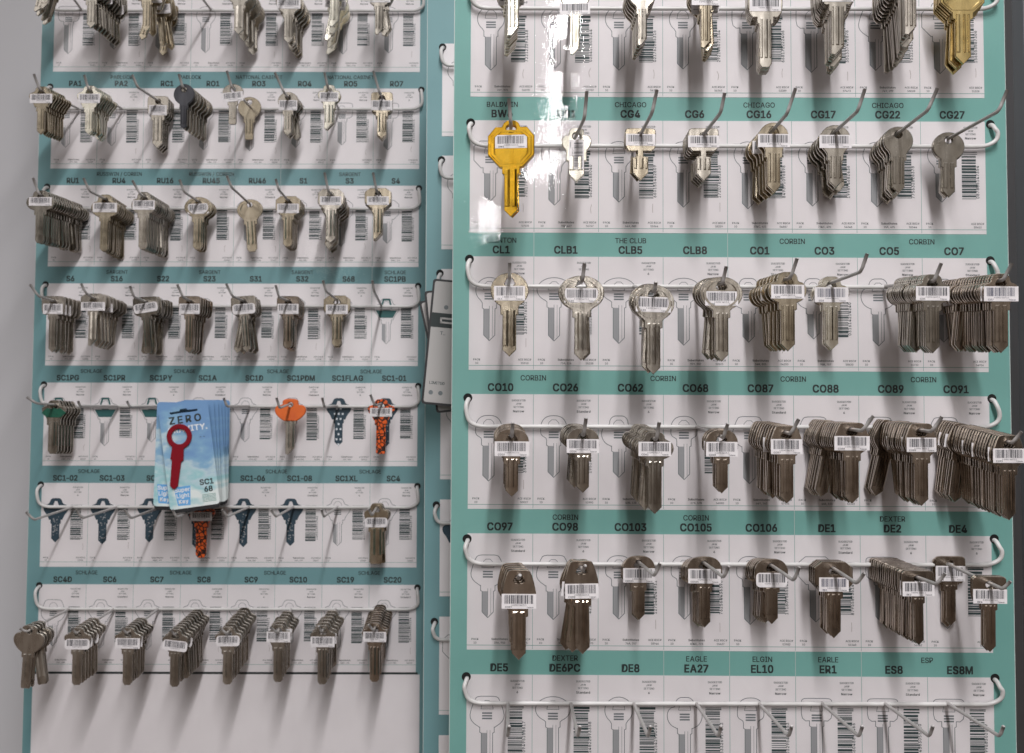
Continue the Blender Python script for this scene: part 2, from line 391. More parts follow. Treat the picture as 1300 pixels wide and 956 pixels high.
def print_key(mb, mf, cx, zt, style, hw, hh, bw, total, y, dark=None):
    o = [(x+cx, z+zt) for x, z in outline(style, hw, hh, bw, bw+2.2, 3.5, total, 'v')]
    if dark == 'tealbow':
        mb.fill([(cx-hw*.42, zt-hh*.55), (cx+hw*.42, zt-hh*.55), (cx+hw*.26, zt-hh*.9), (cx-hw*.26, zt-hh*.9)], y-.02, 'tealink')
        mb.stroke([(cx-hw*.2, zt-hh*.42), (cx-hw*.12, zt-1), (cx+hw*.12, zt-1), (cx+hw*.2, zt-hh*.42)], 1.8, y-.02, 'tealink')
        dark = None
    if dark:
        k = 'navy'
        mf.fill(o, y+.02, k)
        mb.fill([(cx-3, zt-8), (cx+3, zt-8), (cx+1.2, zt-3), (cx-1.2, zt-3)], y-.02, 'paper')
        rr = random.Random(int(cx*7+zt))
        if dark == 'check':
            for i in range(8):
                for j in range(-2, 3):
                    if (i+j) % 2: mb.rect(cx+j*2-1+.1, zt-hh*.45-i*5.2-2, cx+j*2+.9, zt-hh*.45-i*5.2, y-.03, 'whiteink') if abs(j*2)+1 < (bw/2 if i > 2 else hw*.42) else None
        elif dark == 'speck':
            for i in range(26):
                a = rr.uniform(-.38, .38)*bw; z = zt-rr.uniform(hh*.6, total-5); s_ = rr.uniform(.3, .8)
                mb.rect(cx+a-s_, z-s_*.7, cx+a+s_, z+s_*.7, y-.03, 'shade')
        return
    mf.fill([(cx-bw/2, zt-hh-4), (cx-bw/2, zt-total+bw*.5), (cx, zt-total), (cx, zt-hh-4)], y+.02, 'shade') if style != 'bow' else \
        mf.fill([(cx-bw/2, zt-hh-4), (cx-bw/2, zt-total+bw*.5), (cx-bw*.1, zt-total+1), (cx-bw*.1, zt-hh-4)], y+.02, 'shade')
    mb.stroke(o, .48, y, 'grey', True)
    mb.stroke([(cx, zt-hh-2), (cx, zt-total+2)], .3, y, 'grey')
    mb.stroke([(cx+bw*.27, zt-hh-2), (cx+bw*.27, zt-total+3)], .25, y, 'grey')
    tri = [(cx-4.4, zt-9), (cx-3.6, zt-5), (cx-1.5, zt-3), (cx+1.5, zt-3), (cx+3.6, zt-5), (cx+4.4, zt-9)]
    mb.stroke(tri, .35, y, 'grey', True)
    for i in range(3): mb.rect(cx-3.6, zt-12.5-i*1.9, cx+3.6, zt-11.4-i*1.9, y, 'grey')

CHR = '0123456789'
def cell(lt, bc, kd, kf, u, v, P, code, spec, style, dark, rr, det=True):
    """one printed cell: lettering, barcode, key drawing. (u, v) = top left of the white cell in mm"""
    y = -.30
    if det:
        cx = u+P*.775
        lt.text('SUGGESTED', cx, v-5.2, 1.9, y, 'ink2', sx=.95); lt.text('JAW', cx, v-7.6, 1.9, y, 'ink2', sx=.95)
        lt.text('SETTING', cx, v-10.0, 1.9, y, 'ink2', sx=.95)
        lt.text(rr.choice(['Standard', 'Narrow', 'Standard', 'Narrow', '6']), cx, v-13.2, 2.3, y, 'ink', bold=True)
        b = v-76.3
        lt.text('PACK', u+P*.125, b, 2.0, y, 'ink2'); lt.text('10', u+P*.125, b-2.6, 2.0, y, 'ink2')
        if rr.random() < .55:
            lt.text('Substitutes', u+P*.5, b, 2.1, y, 'ink', bold=True); lt.text('%d%s, %d' % (rr.randint(11, 99), rr.choice(['A', 'KC', 'R', 'Y']), rr.randint(100, 999)), u+P*.5, b-2.6, 2.0, y, 'ink2')
        lt.text('ACE RSC#', u+P*.865, b, 2.0, y, 'ink2'); lt.text('5%04d' % rr.randint(0, 9999), u+P*.865, b-2.6, 2.0, y, 'ink2')
    z = v-22.5; x0 = u+P*.63; x1 = u+P*.85; nb = 0
    while z > v-57:
        w = rr.choice([.45, .45, .7, 1.1, 1.7]); g = rr.choice([.35, .45, .6, 1.0])
        if nb in (0, 1, 14, 15, 28, 29): xx = x1+1.0
        else: xx = x1
        bc.rect(x0, z-w, xx, z, y, 'ink2'); z -= w+g; nb += 1
    if det: bc.text(''.join(rr.choice(CHR) for _ in range(12)), u+P*.895, v-57, 3.1, y, 'ink2', align='l', rot=math.pi/2, sx=.9, gap=.14)
    kx = u+P*.315
    kw = {'round': (20, 19), 'oval': (25, 18), 'ring': (25, 20), 'oct': (26, 22), 'octo': (24, 20), 'loop': (25, 22), 'hex': (25, 22), 'dome': (19, 18),
          'square': (22, 16), 'clover': (20, 18), 'bow': (26, 22)}[style]
    print_key(kd, kf, kx, v-15.5, style, kw[0], kw[1], 8.2, 46+rr.uniform(-2, 5), y, dark)
    if rr.random() < .7:
        sx_ = u+P*.86+rr.uniform(-2, 2); sz = v-60-rr.uniform(0, 4); d = rr.uniform(-1.6, 1.6)
        kd.stroke(chaikin([(sx_, sz), (sx_+d, sz-3), (sx_+d*.4, sz-6.5)], 2), .3, y, 'hairline')

def build_board(B, name, label, rows, first, tealkey, ext, cols=8, det=True, footer=None, heads=True):
    """rows: list of (brand labels, codes) for the band above each strip; ext: (left, right, top, bottom) margins in board mm"""
    root = empty('display_board', B.M); tag(root, label, 'display board', 'printed key display boards')
    m = MB(); L, Rr, T, Bo = ext
    W_ = B.P*cols
    m.box(L, 0, Bo, Rr, 4.0, T, tealkey)
    m.box(L-.5, .3, Bo, L-.02, 3.9, T, 'edge'); m.box(Rr+.02, .3, Bo, Rr+.5, 3.9, T, 'edge')
    m.obj('backing_panel', root)
    hl = MB(); bl = MB()
    for i, row in enumerate(rows):
        k = first+i
        zt = B.v0-B.R*k; zw = zt-B.bh                      # band top, white strip top
        zb = zt-B.R
        if footer and i == len(rows)-1: zb = footer[0]
        u0, u1 = B.u0, B.u0+W_
        st = MB(); c = chaikin([(u0, zb), (u1, zb), (u1, zw), (u0, zw)], 0)
        st.prism([c], -.22, -.02, .05, 'paper')
        lt = bc = kd = gl = st
        rr = random.Random(k*31+int(B.Y*100))
        for j in range(cols):
            u = u0+j*B.P
            if j: gl.rect(u-.16, zb+.6, u+.16, zw, -.27, 'line')
            sty = row[2][j] if isinstance(row[2], list) else row[2]
            dk = row[3][j] if len(row) > 3 and row[3] else None
            cell(lt, bc, kd, kd, u, zw, B.P, '', '', sty, dk, rr, det)
        gl.rect(u0, zw-80.2, u1, zw-79.8, -.27, 'line')
        st.obj('label_strip', root)
        for (j, t) in row[0]: hl.text(t, u0+(j+.5)*B.P, zt-7.5, 5.3, -.12, 'ink', bold=False, sx=.95, gap=.0)
        for j, t in enumerate(row[1]): hl.text(t, u0+(j+.5)*B.P, zt-15.2, 7.6, -.12, 'ink', bold=True, sx=.92, gap=.0)
        for j in row[4] if len(row) > 4 else []: bl.rect(u0+j*B.P-.2, zw, u0+j*B.P+.2, zt, -.12, 'edge')
    if hl.v: hl.obj('heading_lettering', root)
    if bl.v: bl.obj('band_divider', root)
    return root

# rows: (brand texts at cell positions, codes, drawing styles, dark drawings, light dividers in the band)
RROWS = [
 ([(2, 'BALDWIN')], ['']*8, ['round', 'round', 'round', 'round', 'square', 'square', 'hex', 'oct']),
 ([(0, 'BALDWIN'), (2, 'CHICAGO'), (4, 'CHICAGO'), (6, 'CHICAGO')], ['BW6', 'CG1', 'CG4', 'CG6', 'CG16', 'CG17', 'CG22', 'CG27'],
  ['octo', 'round', 'round', 'round', 'round', 'round', 'round', 'round']),
 ([(0, 'CLINTON'), (2, 'THE CLUB'), (4.5, 'CORBIN'), (6.5, 'CORBIN')], ['CL1', 'CLB1', 'CLB5', 'CLB8', 'CO1', 'CO3', 'CO5', 'CO7'],
  ['round', 'oval', 'oval', 'oval', 'loop', 'loop', 'loop', 'loop'], None, [1, 4]),
 ([(.5, 'CORBIN'), (2.5, 'CORBIN'), (4.5, 'CORBIN'), (6.5, 'CORBIN')], ['CO10', 'CO26', 'CO62', 'CO68', 'CO87', 'CO88', 'CO89', 'CO91'],
  ['dome', 'dome', 'loop', 'dome', 'hex', 'hex', 'hex', 'hex']),
 ([(1, 'CORBIN'), (3, 'CORBIN'), (6, 'DEXTER')], ['CO97', 'CO98', 'CO103', 'CO105', 'CO106', 'DE1', 'DE2', 'DE4'],
  ['hex', 'hex', 'dome', 'dome', 'dome', 'octo', 'square', 'round'], None, [5]),
 ([(1, 'DEXTER'), (3, 'EAGLE'), (4, 'ELGIN'), (5, 'EARLE'), (6.5, 'ESP')], ['DE5', 'DE6PC', 'DE8', 'EA27', 'EL10', 'ER1', 'ES8', 'ES8M'],
  ['hex', 'oval', 'round', 'loop', 'dome', 'square', 'square', 'square'], None, [3, 4, 5, 6]),
]
zbR = BR.loc(650, 985)[2]
board_r = build_board(BR, 'display_board', 'green and white key chart board nearest the camera, filling the right half', RROWS, -1, 'teal',
    (BR.loc(574.5, 433)[0], BR.loc(1281.5, 433)[0], BR.loc(650, -60)[2], zbR))
LROWS = [
 ([], ['']*8, ['square', 'square', 'round', 'round', 'round', 'round', 'round', 'round']),
 ([(1, 'PADLOCK'), (2.5, 'PADLOCK'), (4, 'NATIONAL CABINET'), (6, 'NATIONAL CABINET')], ['PA1', 'PA2', 'RC1', 'RO1', 'RO3', 'RO4', 'RO5', 'RO7'],
  ['bow', 'bow', 'round', 'round', 'round', 'round', 'square', 'square'], None, [3]),
 ([(1, 'RUSSWIN / CORBIN'), (3, 'RUSSWIN / CORBIN'), (6, 'SARGENT')], ['RU1', 'RU4', 'RU16', 'RU45', 'RU46', 'S1', 'S3', 'S4'],
  ['loop', 'loop', 'loop', 'oval', 'oval', 'octo', 'octo', 'octo'], None, [5]),
 ([(1, 'SARGENT'), (3, 'SARGENT'), (5, 'SARGENT'), (7, 'SCHLAGE')], ['S6', 'S16', 'S22', 'S23', 'S31', 'S32', 'S68', 'SC1PB'],
  ['octo', 'octo', 'octo', 'octo', 'octo', 'octo', 'octo', 'bow'], [None]*7+['tealbow'], [7]),
 ([(.5, 'SCHLAGE'), (2.5, 'SCHLAGE'), (4.5, 'SCHLAGE'), (6.5, 'SCHLAGE')], ['SC1PG', 'SC1PR', 'SC1PY', 'SC1A', 'SC1D', 'SC1PDM', 'SC1FLAG', 'SC1-01'],
  'bow', ['tealbow', 'tealbow', 'tealbow', None, None, None, 'check', 'speck']),
 ([(.5, 'SCHLAGE'), (2.5, 'SCHLAGE'), (4.5, 'SCHLAGE'), (6.5, 'SCHLAGE')], ['SC1-02', 'SC1-03', 'SC1-04', 'SC1-05', 'SC1-06', 'SC1-08', 'SC1XL', 'SC4'],
  'bow', ['speck', 'speck', 'speck', 'speck', 'speck', 'speck', None, None]),
 ([(.5, 'SCHLAGE'), (2.5, 'SCHLAGE'), (4.5, 'SCHLAGE'), (6.5, 'SCHLAGE')], ['SC4D', 'SC6', 'SC7', 'SC8', 'SC9', 'SC10', 'SC19', 'SC20'],
  ['hex', 'bow', 'bow', 'bow', 'bow', 'bow', 'bow', 'bow']),
]
zf = BL.loc(300, 853)[2]
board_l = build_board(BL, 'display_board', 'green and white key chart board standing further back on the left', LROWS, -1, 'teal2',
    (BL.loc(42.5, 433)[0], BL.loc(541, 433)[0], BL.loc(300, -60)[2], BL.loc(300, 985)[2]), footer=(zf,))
fm = MB(); fm.box(BL.u0-4, -.6, BL.loc(300, 985)[2]+1, BL.u0+BL.P*8+4, -.05, zf-2.2, 'paper'); fm.obj('footer_strip', board_l)
fm = MB(); fm.rect(BL.u0-2, zf-2.2, BL.u0+BL.P*8+2, zf, -.3, 'ink'); fm.obj('footer_line', board_l)
MROWS = [([], ['']*8, 'round')]+[([], ['']*8, s, [None, 'speck'][i % 2:i % 2+1]*8) for i, s in enumerate(['round', 'bow', 'round', 'bow', 'octo', 'bow'])]
BM.v0 -= 0
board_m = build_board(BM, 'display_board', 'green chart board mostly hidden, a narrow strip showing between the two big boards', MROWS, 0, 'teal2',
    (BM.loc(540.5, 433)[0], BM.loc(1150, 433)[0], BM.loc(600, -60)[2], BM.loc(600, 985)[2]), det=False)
# align the middle rows: strips end at y = 31, 175, 320 ... (row k spans band + strip)

# clear laminate sheet over the right board, bowed near its left edge
def bow(u, z):                                  # forward offset (mm) of the sheet: it lifts off towards its lower left edge
    x = 650+u/BR.mpp(0); off = 0.0; xs = x
    while xs < 722:
        a = max(0.0, min(1.0, (722-xs)/60.0)); off += .0275*a*a*(3-2*a)*BR.mpp(0); xs += 1
    g = max(0.0, min(1.0, (BR_ZT-z)/30.0)); return off*g*g*(3-2*g)
BR_ZT = BR.loc(620, 198)[2]
def film_sheet(B, u0, u1, z0, z1, root, fn, step=2.0):
    m = MB(); us = []; u = u0
    while u < u1: us.append(u); u += step if u < u0+90 else 40
    us.append(u1); vs = []; fs = []
    nz = 70
    for a in us:
        for k in range(nz+1):
            z = z0+(z1-z0)*k/nz; vs.append((a, -.8-fn(a, z), z))
    for i in range(len(us)-1):
        for k in range(nz):
            p = i*(nz+1)+k; fs.append((p, p+nz+1, p+nz+2, p+1))
    m.add(vs, fs, 'film'); return m.obj('laminate_sheet', root, smooth=True)
eR = (BR.loc(575, 433)[0], BR.loc(1281, 433)[0], BR.loc(650, -60)[2], zbR)
film_sheet(BR, eR[0], eR[1], eR[3], eR[2], board_r, bow)
film_sheet(BL, BL.loc(43, 433)[0], BL.loc(540.5, 433)[0], BL.loc(300, 985)[2]+2, BL.loc(300, -60)[2], board_l, lambda a, z: .9+.5*math.sin(a*.013+z*.006), 6)

# ------------------------------------------------------------ wall, cabinet side
wm = MB(); wm.box(-3000, 1330, -1500, 3000, 1400, 1800, 'wall'); wo = wm.obj('wall'); wo.location.z = CZ; tag(wo, 'pale grey wall behind the display boards', 'wall', kind='structure')
cm = MB()
x = 412
cm.box(x, 905, -900, 1200, 925, 900, 'cabinet'); cm.box(x+6, 880, -900, x+12, 905, 900, 'cabinet')
c = cm.obj('side_panel'); c.location.z = CZ; tag(c, 'dark grey metal panel standing at the right edge beyond the right board', 'panel', kind='structure')

# ------------------------------------------------------------ keys
KEYMESH = {}
def key_mesh(name, style, hw, hh, bw, total, tip, m, hole, narrow=False, head=None):
    mb = MB()
    nw = bw*1.32; nl = 4.2
    if narrow: nw = 4.0; nl = 3.4
    o = outline(style, hw, hh, bw, nw, nl, total, tip)
    zh = -4.5 if style != 'oct' else 0.2        # hook centre
    if hole == 'tri': h = chaikin([(-1.5, -3), (1.5, -3), (4.3, -8.6), (-4.3, -8.6)], 1, True)
    elif hole == 'arch': h = [(3.4*math.cos(a), zh-1.2+2.7*math.sin(a)) for a in [2*math.pi*i/14 for i in range(14)]]
    else: h = [(2.7*math.cos(a), zh-1.1+2.6*math.sin(a)) for a in [2*math.pi*i/14 for i in range(14)]]
    sh = lambda L_: [(x_, z_-zh) for x_, z_ in L_]
    T = .95
    bodyloops = [sh(o), sh(h)]
    if style == 'ring':                         # open bow: a wide ring behind the sticker
        pass
    mb.prism(bodyloops, -T, T, .45, m)
    # milled ribs along the blade
    zt = -hh-1.0-zh; zb = -total+bw*.75-zh
    if narrow: zt = -hh-nl-1-zh
    rr = random.Random(int(hw*100+bw*10+total))
    pat = rr.choice([[(-.44, -.16), (.02, .16), (.30, .45)], [(-.45, -.30), (-.14, .12), (.26, .44)], [(-.44, -.06), (.10, .44)], [(-.42, -.22), (-.06, .20), (.32, .45)]])
    for a, b in pat:
        a *= bw; b *= bw; d = .55; t = .14; t2 = (b-a)*.48
        vs = [(a, -T+.02, zt), (b, -T+.02, zt), (b, -T+.02, zb), (a, -T+.02, zb), (a+t, -T-d, zt-.8), (b-t2, -T-d, zt-.8), (b-t2, -T-d, zb+.6), (a+t, -T-d, zb+.6)]
        mb.add(vs, [(7, 6, 5, 4), (0, 4, 5, 1), (1, 5, 6, 2), (2, 6, 7, 3), (3, 7, 4, 0)], m)
    # raised rim round the head
    if style in ('round', 'oval', 'ring', 'loop', 'oct', 'octo') and not head:
        hh_ = half(style if style != 'oct' else 'octo', hw*.84, hh*.84)
        l = [(x_, z_-hh*.08-zh) for x_, z_ in hh_]; l += [(-x_, z_) for x_, z_ in reversed(l) if abs(x_) > .05]
        l2 = [(x_*.88, (z_-(-hh*.5-zh))*.88+(-hh*.5-zh)) for x_, z_ in l]
        n = len(l); vs = [(x_, -T-.45, z_) for x_, z_ in l]+[(x_, -T-.45, z_) for x_, z_ in l2]+[(x_*1.05, -T+.02, z_) for x_, z_ in l]+[(x_*.91, -T+.02, z_) for x_, z_ in l2]
        fs = []
        for i in range(n):
            j = (i+1) % n; fs += [(i, j, n+j, n+i), (2*n+i, 2*n+j, j, i), (n+i, n+j, 3*n+j, 3*n+i)]
        if style in ('oval', 'ring', 'oct'): mb.add(vs, fs, m)
    me = mb.mesh(name); return me, zh
def sticker_mesh(w, h, z, code, T=.95, tiltv=0, blue=False, rounded=False, vertical=False):
    mb = MB(); y = -T-.34
    o = [(-w/2, -h/2), (w/2, -h/2), (w/2, h/2), (-w/2, h/2)]
    if rounded:
        c_ = h*.28; o = []
        for cx_, cz_, a0 in ((w/2-c_, -h/2+c_, -90), (w/2-c_, h/2-c_, 0), (-w/2+c_, h/2-c_, 90), (-w/2+c_, -h/2+c_, 180)):
            for k in range(4): a = R(a0+k*30); o.append((cx_+c_*math.cos(a), cz_+c_*math.sin(a)))
    mb.prism([o], y, y+.14, .03, 'sticker')
    rr = random.Random(int(w*100)+len(code)*7+int(z*10)); x = -w/2+w*.08
    ink = 'bluebar' if blue else 'barink'
    top = h*.42; bot = -h*.16
    while x < w/2-w*.1:
        bwid = rr.choice([.22, .22, .35, .5, .75]); mb.rect(x, bot, x+bwid, top, y-.03, ink); x += bwid+rr.choice([.22, .3, .45])
    mb.text('0 82901 54171 3', 0, -h*.16-1.35, 1.3, y-.03, ink, sx=.95)
    if not rounded:
        mb.text(code, -w*.30, -h*.45, 1.7, y-.03, ink, bold=True); mb.text('Taiwan', w*.32, -h*.45, 1.4, y-.03, ink)
    if vertical: mb.v = [(z_, y_, x_) for x_, y_, z_ in mb.v]; mb.f = [f[::-1] for f in mb.f]
    ct, s_ = math.cos(R(tiltv)), math.sin(R(tiltv))
    mb.v = [(x_*ct-z_*s_, y_, x_*s_+z_*ct+z) for x_, y_, z_ in mb.v]
    return mb.mesh('barcode_sticker')

MATWORD = {'_': '','nickel': 'silver', 'bright': 'shiny silver', 'brown': 'brownish', 'brass': 'dull brass', 'gold': 'bright gold', 'paleb': 'pale brass',
           'matte': 'matt grey', 'dark': 'dark blue-grey', 'leopard': 'orange leopard-print'}
SHAPEWORD = {'round': 'round', 'oval': 'oval', 'ring': 'oval', 'oct': 'loop-topped octagonal', 'octo': 'octagonal', 'loop': 'loop-topped', 'hex': 'flat-topped',
             'dome': 'domed', 'square': 'squarish', 'clover': 'clover', 'bow': 'winged'}
BACK = []          # candidate keys behind the front ones
FRONTS = 0
RAILS = {}
def smart_bend(a, b, c, r=4.0):
    a, b, c = Vector(a), Vector(b), Vector(c); d1 = (a-b); d2 = (c-b); k = min(r, d1.length*.45, d2.length*.45)
    p0 = b+d1.normalized()*k; p2 = b+d2.normalized()*k
    return [tuple(p0*(1-t)**2+b*2*t*(1-t)+p2*t*t) for t in (0, .2, .4, .6, .8, 1)]
def root_px(B, row, k):
    if B is BR: y = [10.5, 185, 363.5, 541.5, 716, 893][row]; return (645+79.7*k, y)
    x0, p = [(104, 54.8), (100, 55), (97, 55.4), (95, 55.6), (94, 55.7), (92.5, 56), (88, 56.4)][row]
    y = [13, 138, 264.5, 388.5, 515.5, 643.5, 773][row]
    return (x0+p*k, y)
LHOOK = 90.0
def hookline(B, row, k, bend, tip, hole=None, tf=None, front=None):
    bn = 'right' if B is BR else 'left'
    r = root_px(B, row, k)
    if bend is None:
        s = B.Y/(B.Y-LHOOK*.001); bend = (650+(r[0]-650)*s, 494+(r[1]-494)*s)
        if tip is None: tip = (bend[0]+4, bend[1]-28*(.83/B.Y))
    P0 = B.loc(r[0], r[1], 5.0)
    if hole is not None and tf is None:
        d = (bend[0]-r[0], bend[1]-r[1]); l2 = d[0]**2+d[1]**2
        if l2 > 16**2:
            s = ((hole[0]-r[0])*d[0]+(hole[1]-r[1])*d[1])/l2; s = max(.05, min(1, s))
            dr, db = B.Y, B.Y-LHOOK*.001; tf = s*dr/(db+s*(dr-db))
        else: tf = .86
    PB = B.loc(bend[0], bend[1], LHOOK)
    PT = B.loc(tip[0], tip[1], LHOOK+3)
    PH = None
    if hole is not None:
        tf = max(.1, min(.96, tf)); PH = B.loc(hole[0], hole[1], LHOOK*tf)
        if tf > .88:
            PB = PH+Vector((0, -LHOOK*(1-tf)-1.0, 0))+(PB-PH)*.2
            PT = B.loc(tip[0], tip[1], -PB.y+3)
    pts = [tuple(P0)]
    if PH is not None: pts.append(tuple(PH))
    pts += smart_bend(pts[-1], PB, PT)+[tuple(PT)]
    RAILS.setdefault((bn, row), []).append((k, pts))
    return P0, PH, tf
def stack(B, row, k, cx, top, bot, hw, hh, bw, n, style='round', m='nickel', hole='tri', tip='v', bend=None, tipx=None, dx=None, sp=2.7,
          stk=True, sy=None, sw=None, sh=None, rot=0.0, tf=None, code='', fan=1.5, rounded=False, narrow=False, holepx=None, holedy=8, sn=1, blue=False,
          vertical=False, stilt=0, ry=None, mback=None, rots=None, head=None, addhook=True, extra=None, grp=''):
    global FRONTS
    bn = 'right' if B is BR else 'left'
    sc = 1.0 if B is BR else .71
    hp = holepx or (cx, top+holedy*sc)
    if style == 'oct': hp = (cx, top+8)
    if addhook: P0, PH, tf = hookline(B, row, k, bend, tipx, hp, tf)
    else:
        r = root_px(B, row, k); P0 = B.loc(r[0], r[1], 5.0); PH = B.loc(hp[0], hp[1], LHOOK*tf)
    h = LHOOK*tf; mp = B.mpp(h)
    HW, HH, BW, TT = hw*mp, hh*mp, bw*mp, (bot-top)*mp
    if style == 'oct': TT -= 4.6; HH -= 4.6
    me, zh = key_mesh('key', style, HW, HH, BW, TT, tip, m, hole, narrow, head)
    P0v = P0
    meb = key_mesh('key', style, HW, HH, BW, TT, tip, mback, hole, narrow, head)[0] if mback else me
    if dx is not None and n > 1 and abs(hp[0]-root_px(B, row, k)[0]) > 6:
        fr = min(.93, abs(dx)/abs(hp[0]-root_px(B, row, k)[0]))
        dr, df = B.Y, B.Y-h*.001
        t_ = fr*df/(dr-fr*(dr-df)) if fr < 1 else 1
        sp = max(2.1, h*min(.93, t_)/(n-1))
    span = (h-4)/max(1, n-1)
    sp = min(sp, span)
    rr = random.Random(row*100+k*7+(1 if B is BR else 2))
    zoff = 0
    sme = None
    sy = sy if sy is not None else top+hh*.42
    SW = (sw or hw*.9)*mp; SH = (sh or (18 if B is BR else 12.5))*mp
    zs = -(((sy if sy is not None else top+hh*.42)-top)*mp)-SH/2-(zh if style != 'oct' else zh-4.6)+0
    if style == 'oct': zs = -((sy-hp[1])*mp)-SH/2
    if stk: sme = sticker_mesh(SW, SH, zs, code, blue=blue, rounded=rounded, vertical=vertical, tiltv=stilt)
    d = (P0v-PH); hl = d.length
    prev = None
    nrow, ncol = ORD[row], ORD[k]
    rbase = rot
    for i in range(n):
        s = i*sp/h if h else 0
        P = PH+d*(i*sp/hl)
        if i and rr.random() < .22: rbase = rot+rr.uniform(-1, 1)*fan*3
        if rots: rbase = rots[i % len(rots)]
        ang = rbase+rr.uniform(-1, 1)*fan*.5 if i else (rots[0] if rots else rot)
        mt = Matrix.Translation(P*.001) @ Matrix.Rotation(R(rr.uniform(-3, 3) if i else (ry if ry is not None else rr.uniform(-2, 2))), 4, 'Z') @ Matrix.Rotation(R(-ang), 4, 'Y') @ Matrix.Rotation(R(rr.uniform(-.6, 1.5)), 4, 'X')
        mw = B.M @ mt
        if i == 0:
            o = bpy.data.objects.new('key', me); S.collection.objects.link(o); o.matrix_world = mw
            w = MATWORD[m] if not head else head
            what = ('%s key, %s head%s' % (w, SHAPEWORD[style], ' with sticker' if stk else ''))
            if grp: lab = '%s, %s' % (what, grp)
            else: lab = '%s, %s of %s hook, %s row, %s board' % (what, 'front' if n > 1 else 'only key', ncol, nrow, bn)
            tag(o, lab, 'key', 'key blanks hanging on the hooks'); FRONTS += 1
            if sme:
                so = bpy.data.objects.new('barcode_sticker', sme); S.collection.objects.link(so); so.parent = o
            if extra: extra(o, mp, zh, HW, HH, BW, TT)
        else:
            pr = (P-PH).length
            proj = (B.mpp(h)**-1)
            # how much of it shows: screen shift against the one before
            dist = -P.y; w_ = (B.Y-dist*.001)
            f1 = Vector((P.x, P.z))/w_; f0 = prev
            score = (f1-f0).length*F*.001*(TT/w_*F*.001)*(1.5 if i == 1 else 1)
            BACK.append((score, meb, mw.copy(), sme if (sme and rr.random() < (.4 if i < sn+3 else .08)) else None,
                         '%s key from the front on %s hook, %s row, %s board' % (ORD[min(i, 23)], ncol, nrow, bn) if not grp else '%s, just behind' % grp))
        w_ = (B.Y+P.y*.001); prev = Vector((P.x, P.z))/w_

# ---- right board -------------------------------------------------
A = BR
# row 0 (cut by the top edge of the picture)
stack(A, 0, 0, 652, -54, 49, 38, 40, 14.5, 8, 'round', 'bright', tip='slant', bend=(652, -50), tipx=(653, -75), sp=6, sy=-30)
stack(A, 0, 1, 730, -28, 73, 40, 42, 12.5, 1, 'round', 'bright', tip='slant', bend=(736, -48), tipx=(740, -75), sy=6, sw=39, sh=15, tf=.75, ry=-4)
stack(A, 0, 2, 815, -34, 62, 39, 46, 12, 6, 'round', 'nickel', hole='round', tip='slant', dx=6, stk=False, tf=.85, bend=(822, -42), tipx=(828, -70), sp=5)
stack(A, 0, 3, 895.6, -36, 65, 41, 42, 13, 6, 'round', 'paleb', tip='slant', sp=5, sy=-9, sh=18, bend=(912, -48), tipx=(918, -72))
stack(A, 0, 4, 971, -24, 89, 45, 48, 16, 6, 'square', 'nickel', tip='notch', sp=2.6, sy=-2, sw=40, sh=18, bend=(1000, -44), tipx=(1010, -72))
stack(A, 0, 5, 1063, -42, 73, 46, 50, 17, 12, 'square', 'nickel', tip='slant', dx=12, sy=-14, sw=40, sh=18, bend=(1088, -50), tipx=(1098, -75))
stack(A, 0, 6, 1155, -62, 48, 44, 40, 15, 13, 'square', 'matte', hole='round', tip='slant', dx=26, stk=False, bend=(1175, -58), tipx=(1185, -80))
stack(A, 0, 7, 1221, -32, 85, 57, 50, 20, 6, 'oct', 'brass', hole='round', tip='v', dx=7, stk=False, fan=3, bend=(1262, -48), tipx=(1272, -75))
# row 1
stack(A, 1, 0, 649, 153, 278, 60, 61, 17.5, 2, 'oct', 'gold', hole='arch', bend=(646.5, 158), tipx=(646, 125), sy=172, sw=41, sh=17, tf=.90, sp=6, code='BW6', ry=-6, fan=.4)
stack(A, 1, 1, 732, 163, 233, 38, 34, 20, 2, 'clover', 'bright', hole='round', bend=(742, 150), tipx=(745, 116), vertical=True, sy=188, sw=38, sh=19, tf=.62, sp=4, ry=-5)
stack(A, 1, 2, 813, 165, 233, 39.5, 30, 20, 2, 'square', 'paleb', hole='round', narrow=True, bend=(828, 143), tipx=(834, 114), sy=173, sw=38, sh=15, sp=4, holepx=(813, 171), tf=.55)
stack(A, 1, 3, 893, 165, 233, 39, 30, 18.5, 5, 'square', 'nickel', hole='round', narrow=True, bend=(915, 143), tipx=(920, 118), sy=175, sw=40, sh=15, dx=7, holepx=(893, 171), tf=.55)
stack(A, 1, 4, 982, 156, 246, 38.5, 37, 17, 6, 'round', 'paleb', bend=(999, 145), tipx=(1010, 112), sy=171, sw=41, sh=17, dx=16, fan=4, tf=.55)
stack(A, 1, 5, 1060, 159, 240, 40, 38, 16, 6, 'round', 'nickel', bend=(1089, 141), tipx=(1098, 113), sy=172, sw=41, sh=17, dx=20, fan=3)
stack(A, 1, 6, 1140, 160, 246, 38.5, 36, 16, 7, 'round', 'nickel', hole='round', bend=(1178, 140), tipx=(1190, 112), stk=False, dx=18, holedy=9, fan=2)
stack(A, 1, 7, 1204, 168, 252, 41, 37, 15.5, 3, 'round', 'nickel', hole='round', bend=(1268, 141), tipx=(1279, 114), stk=False, holedy=8, tf=.35, fan=3)
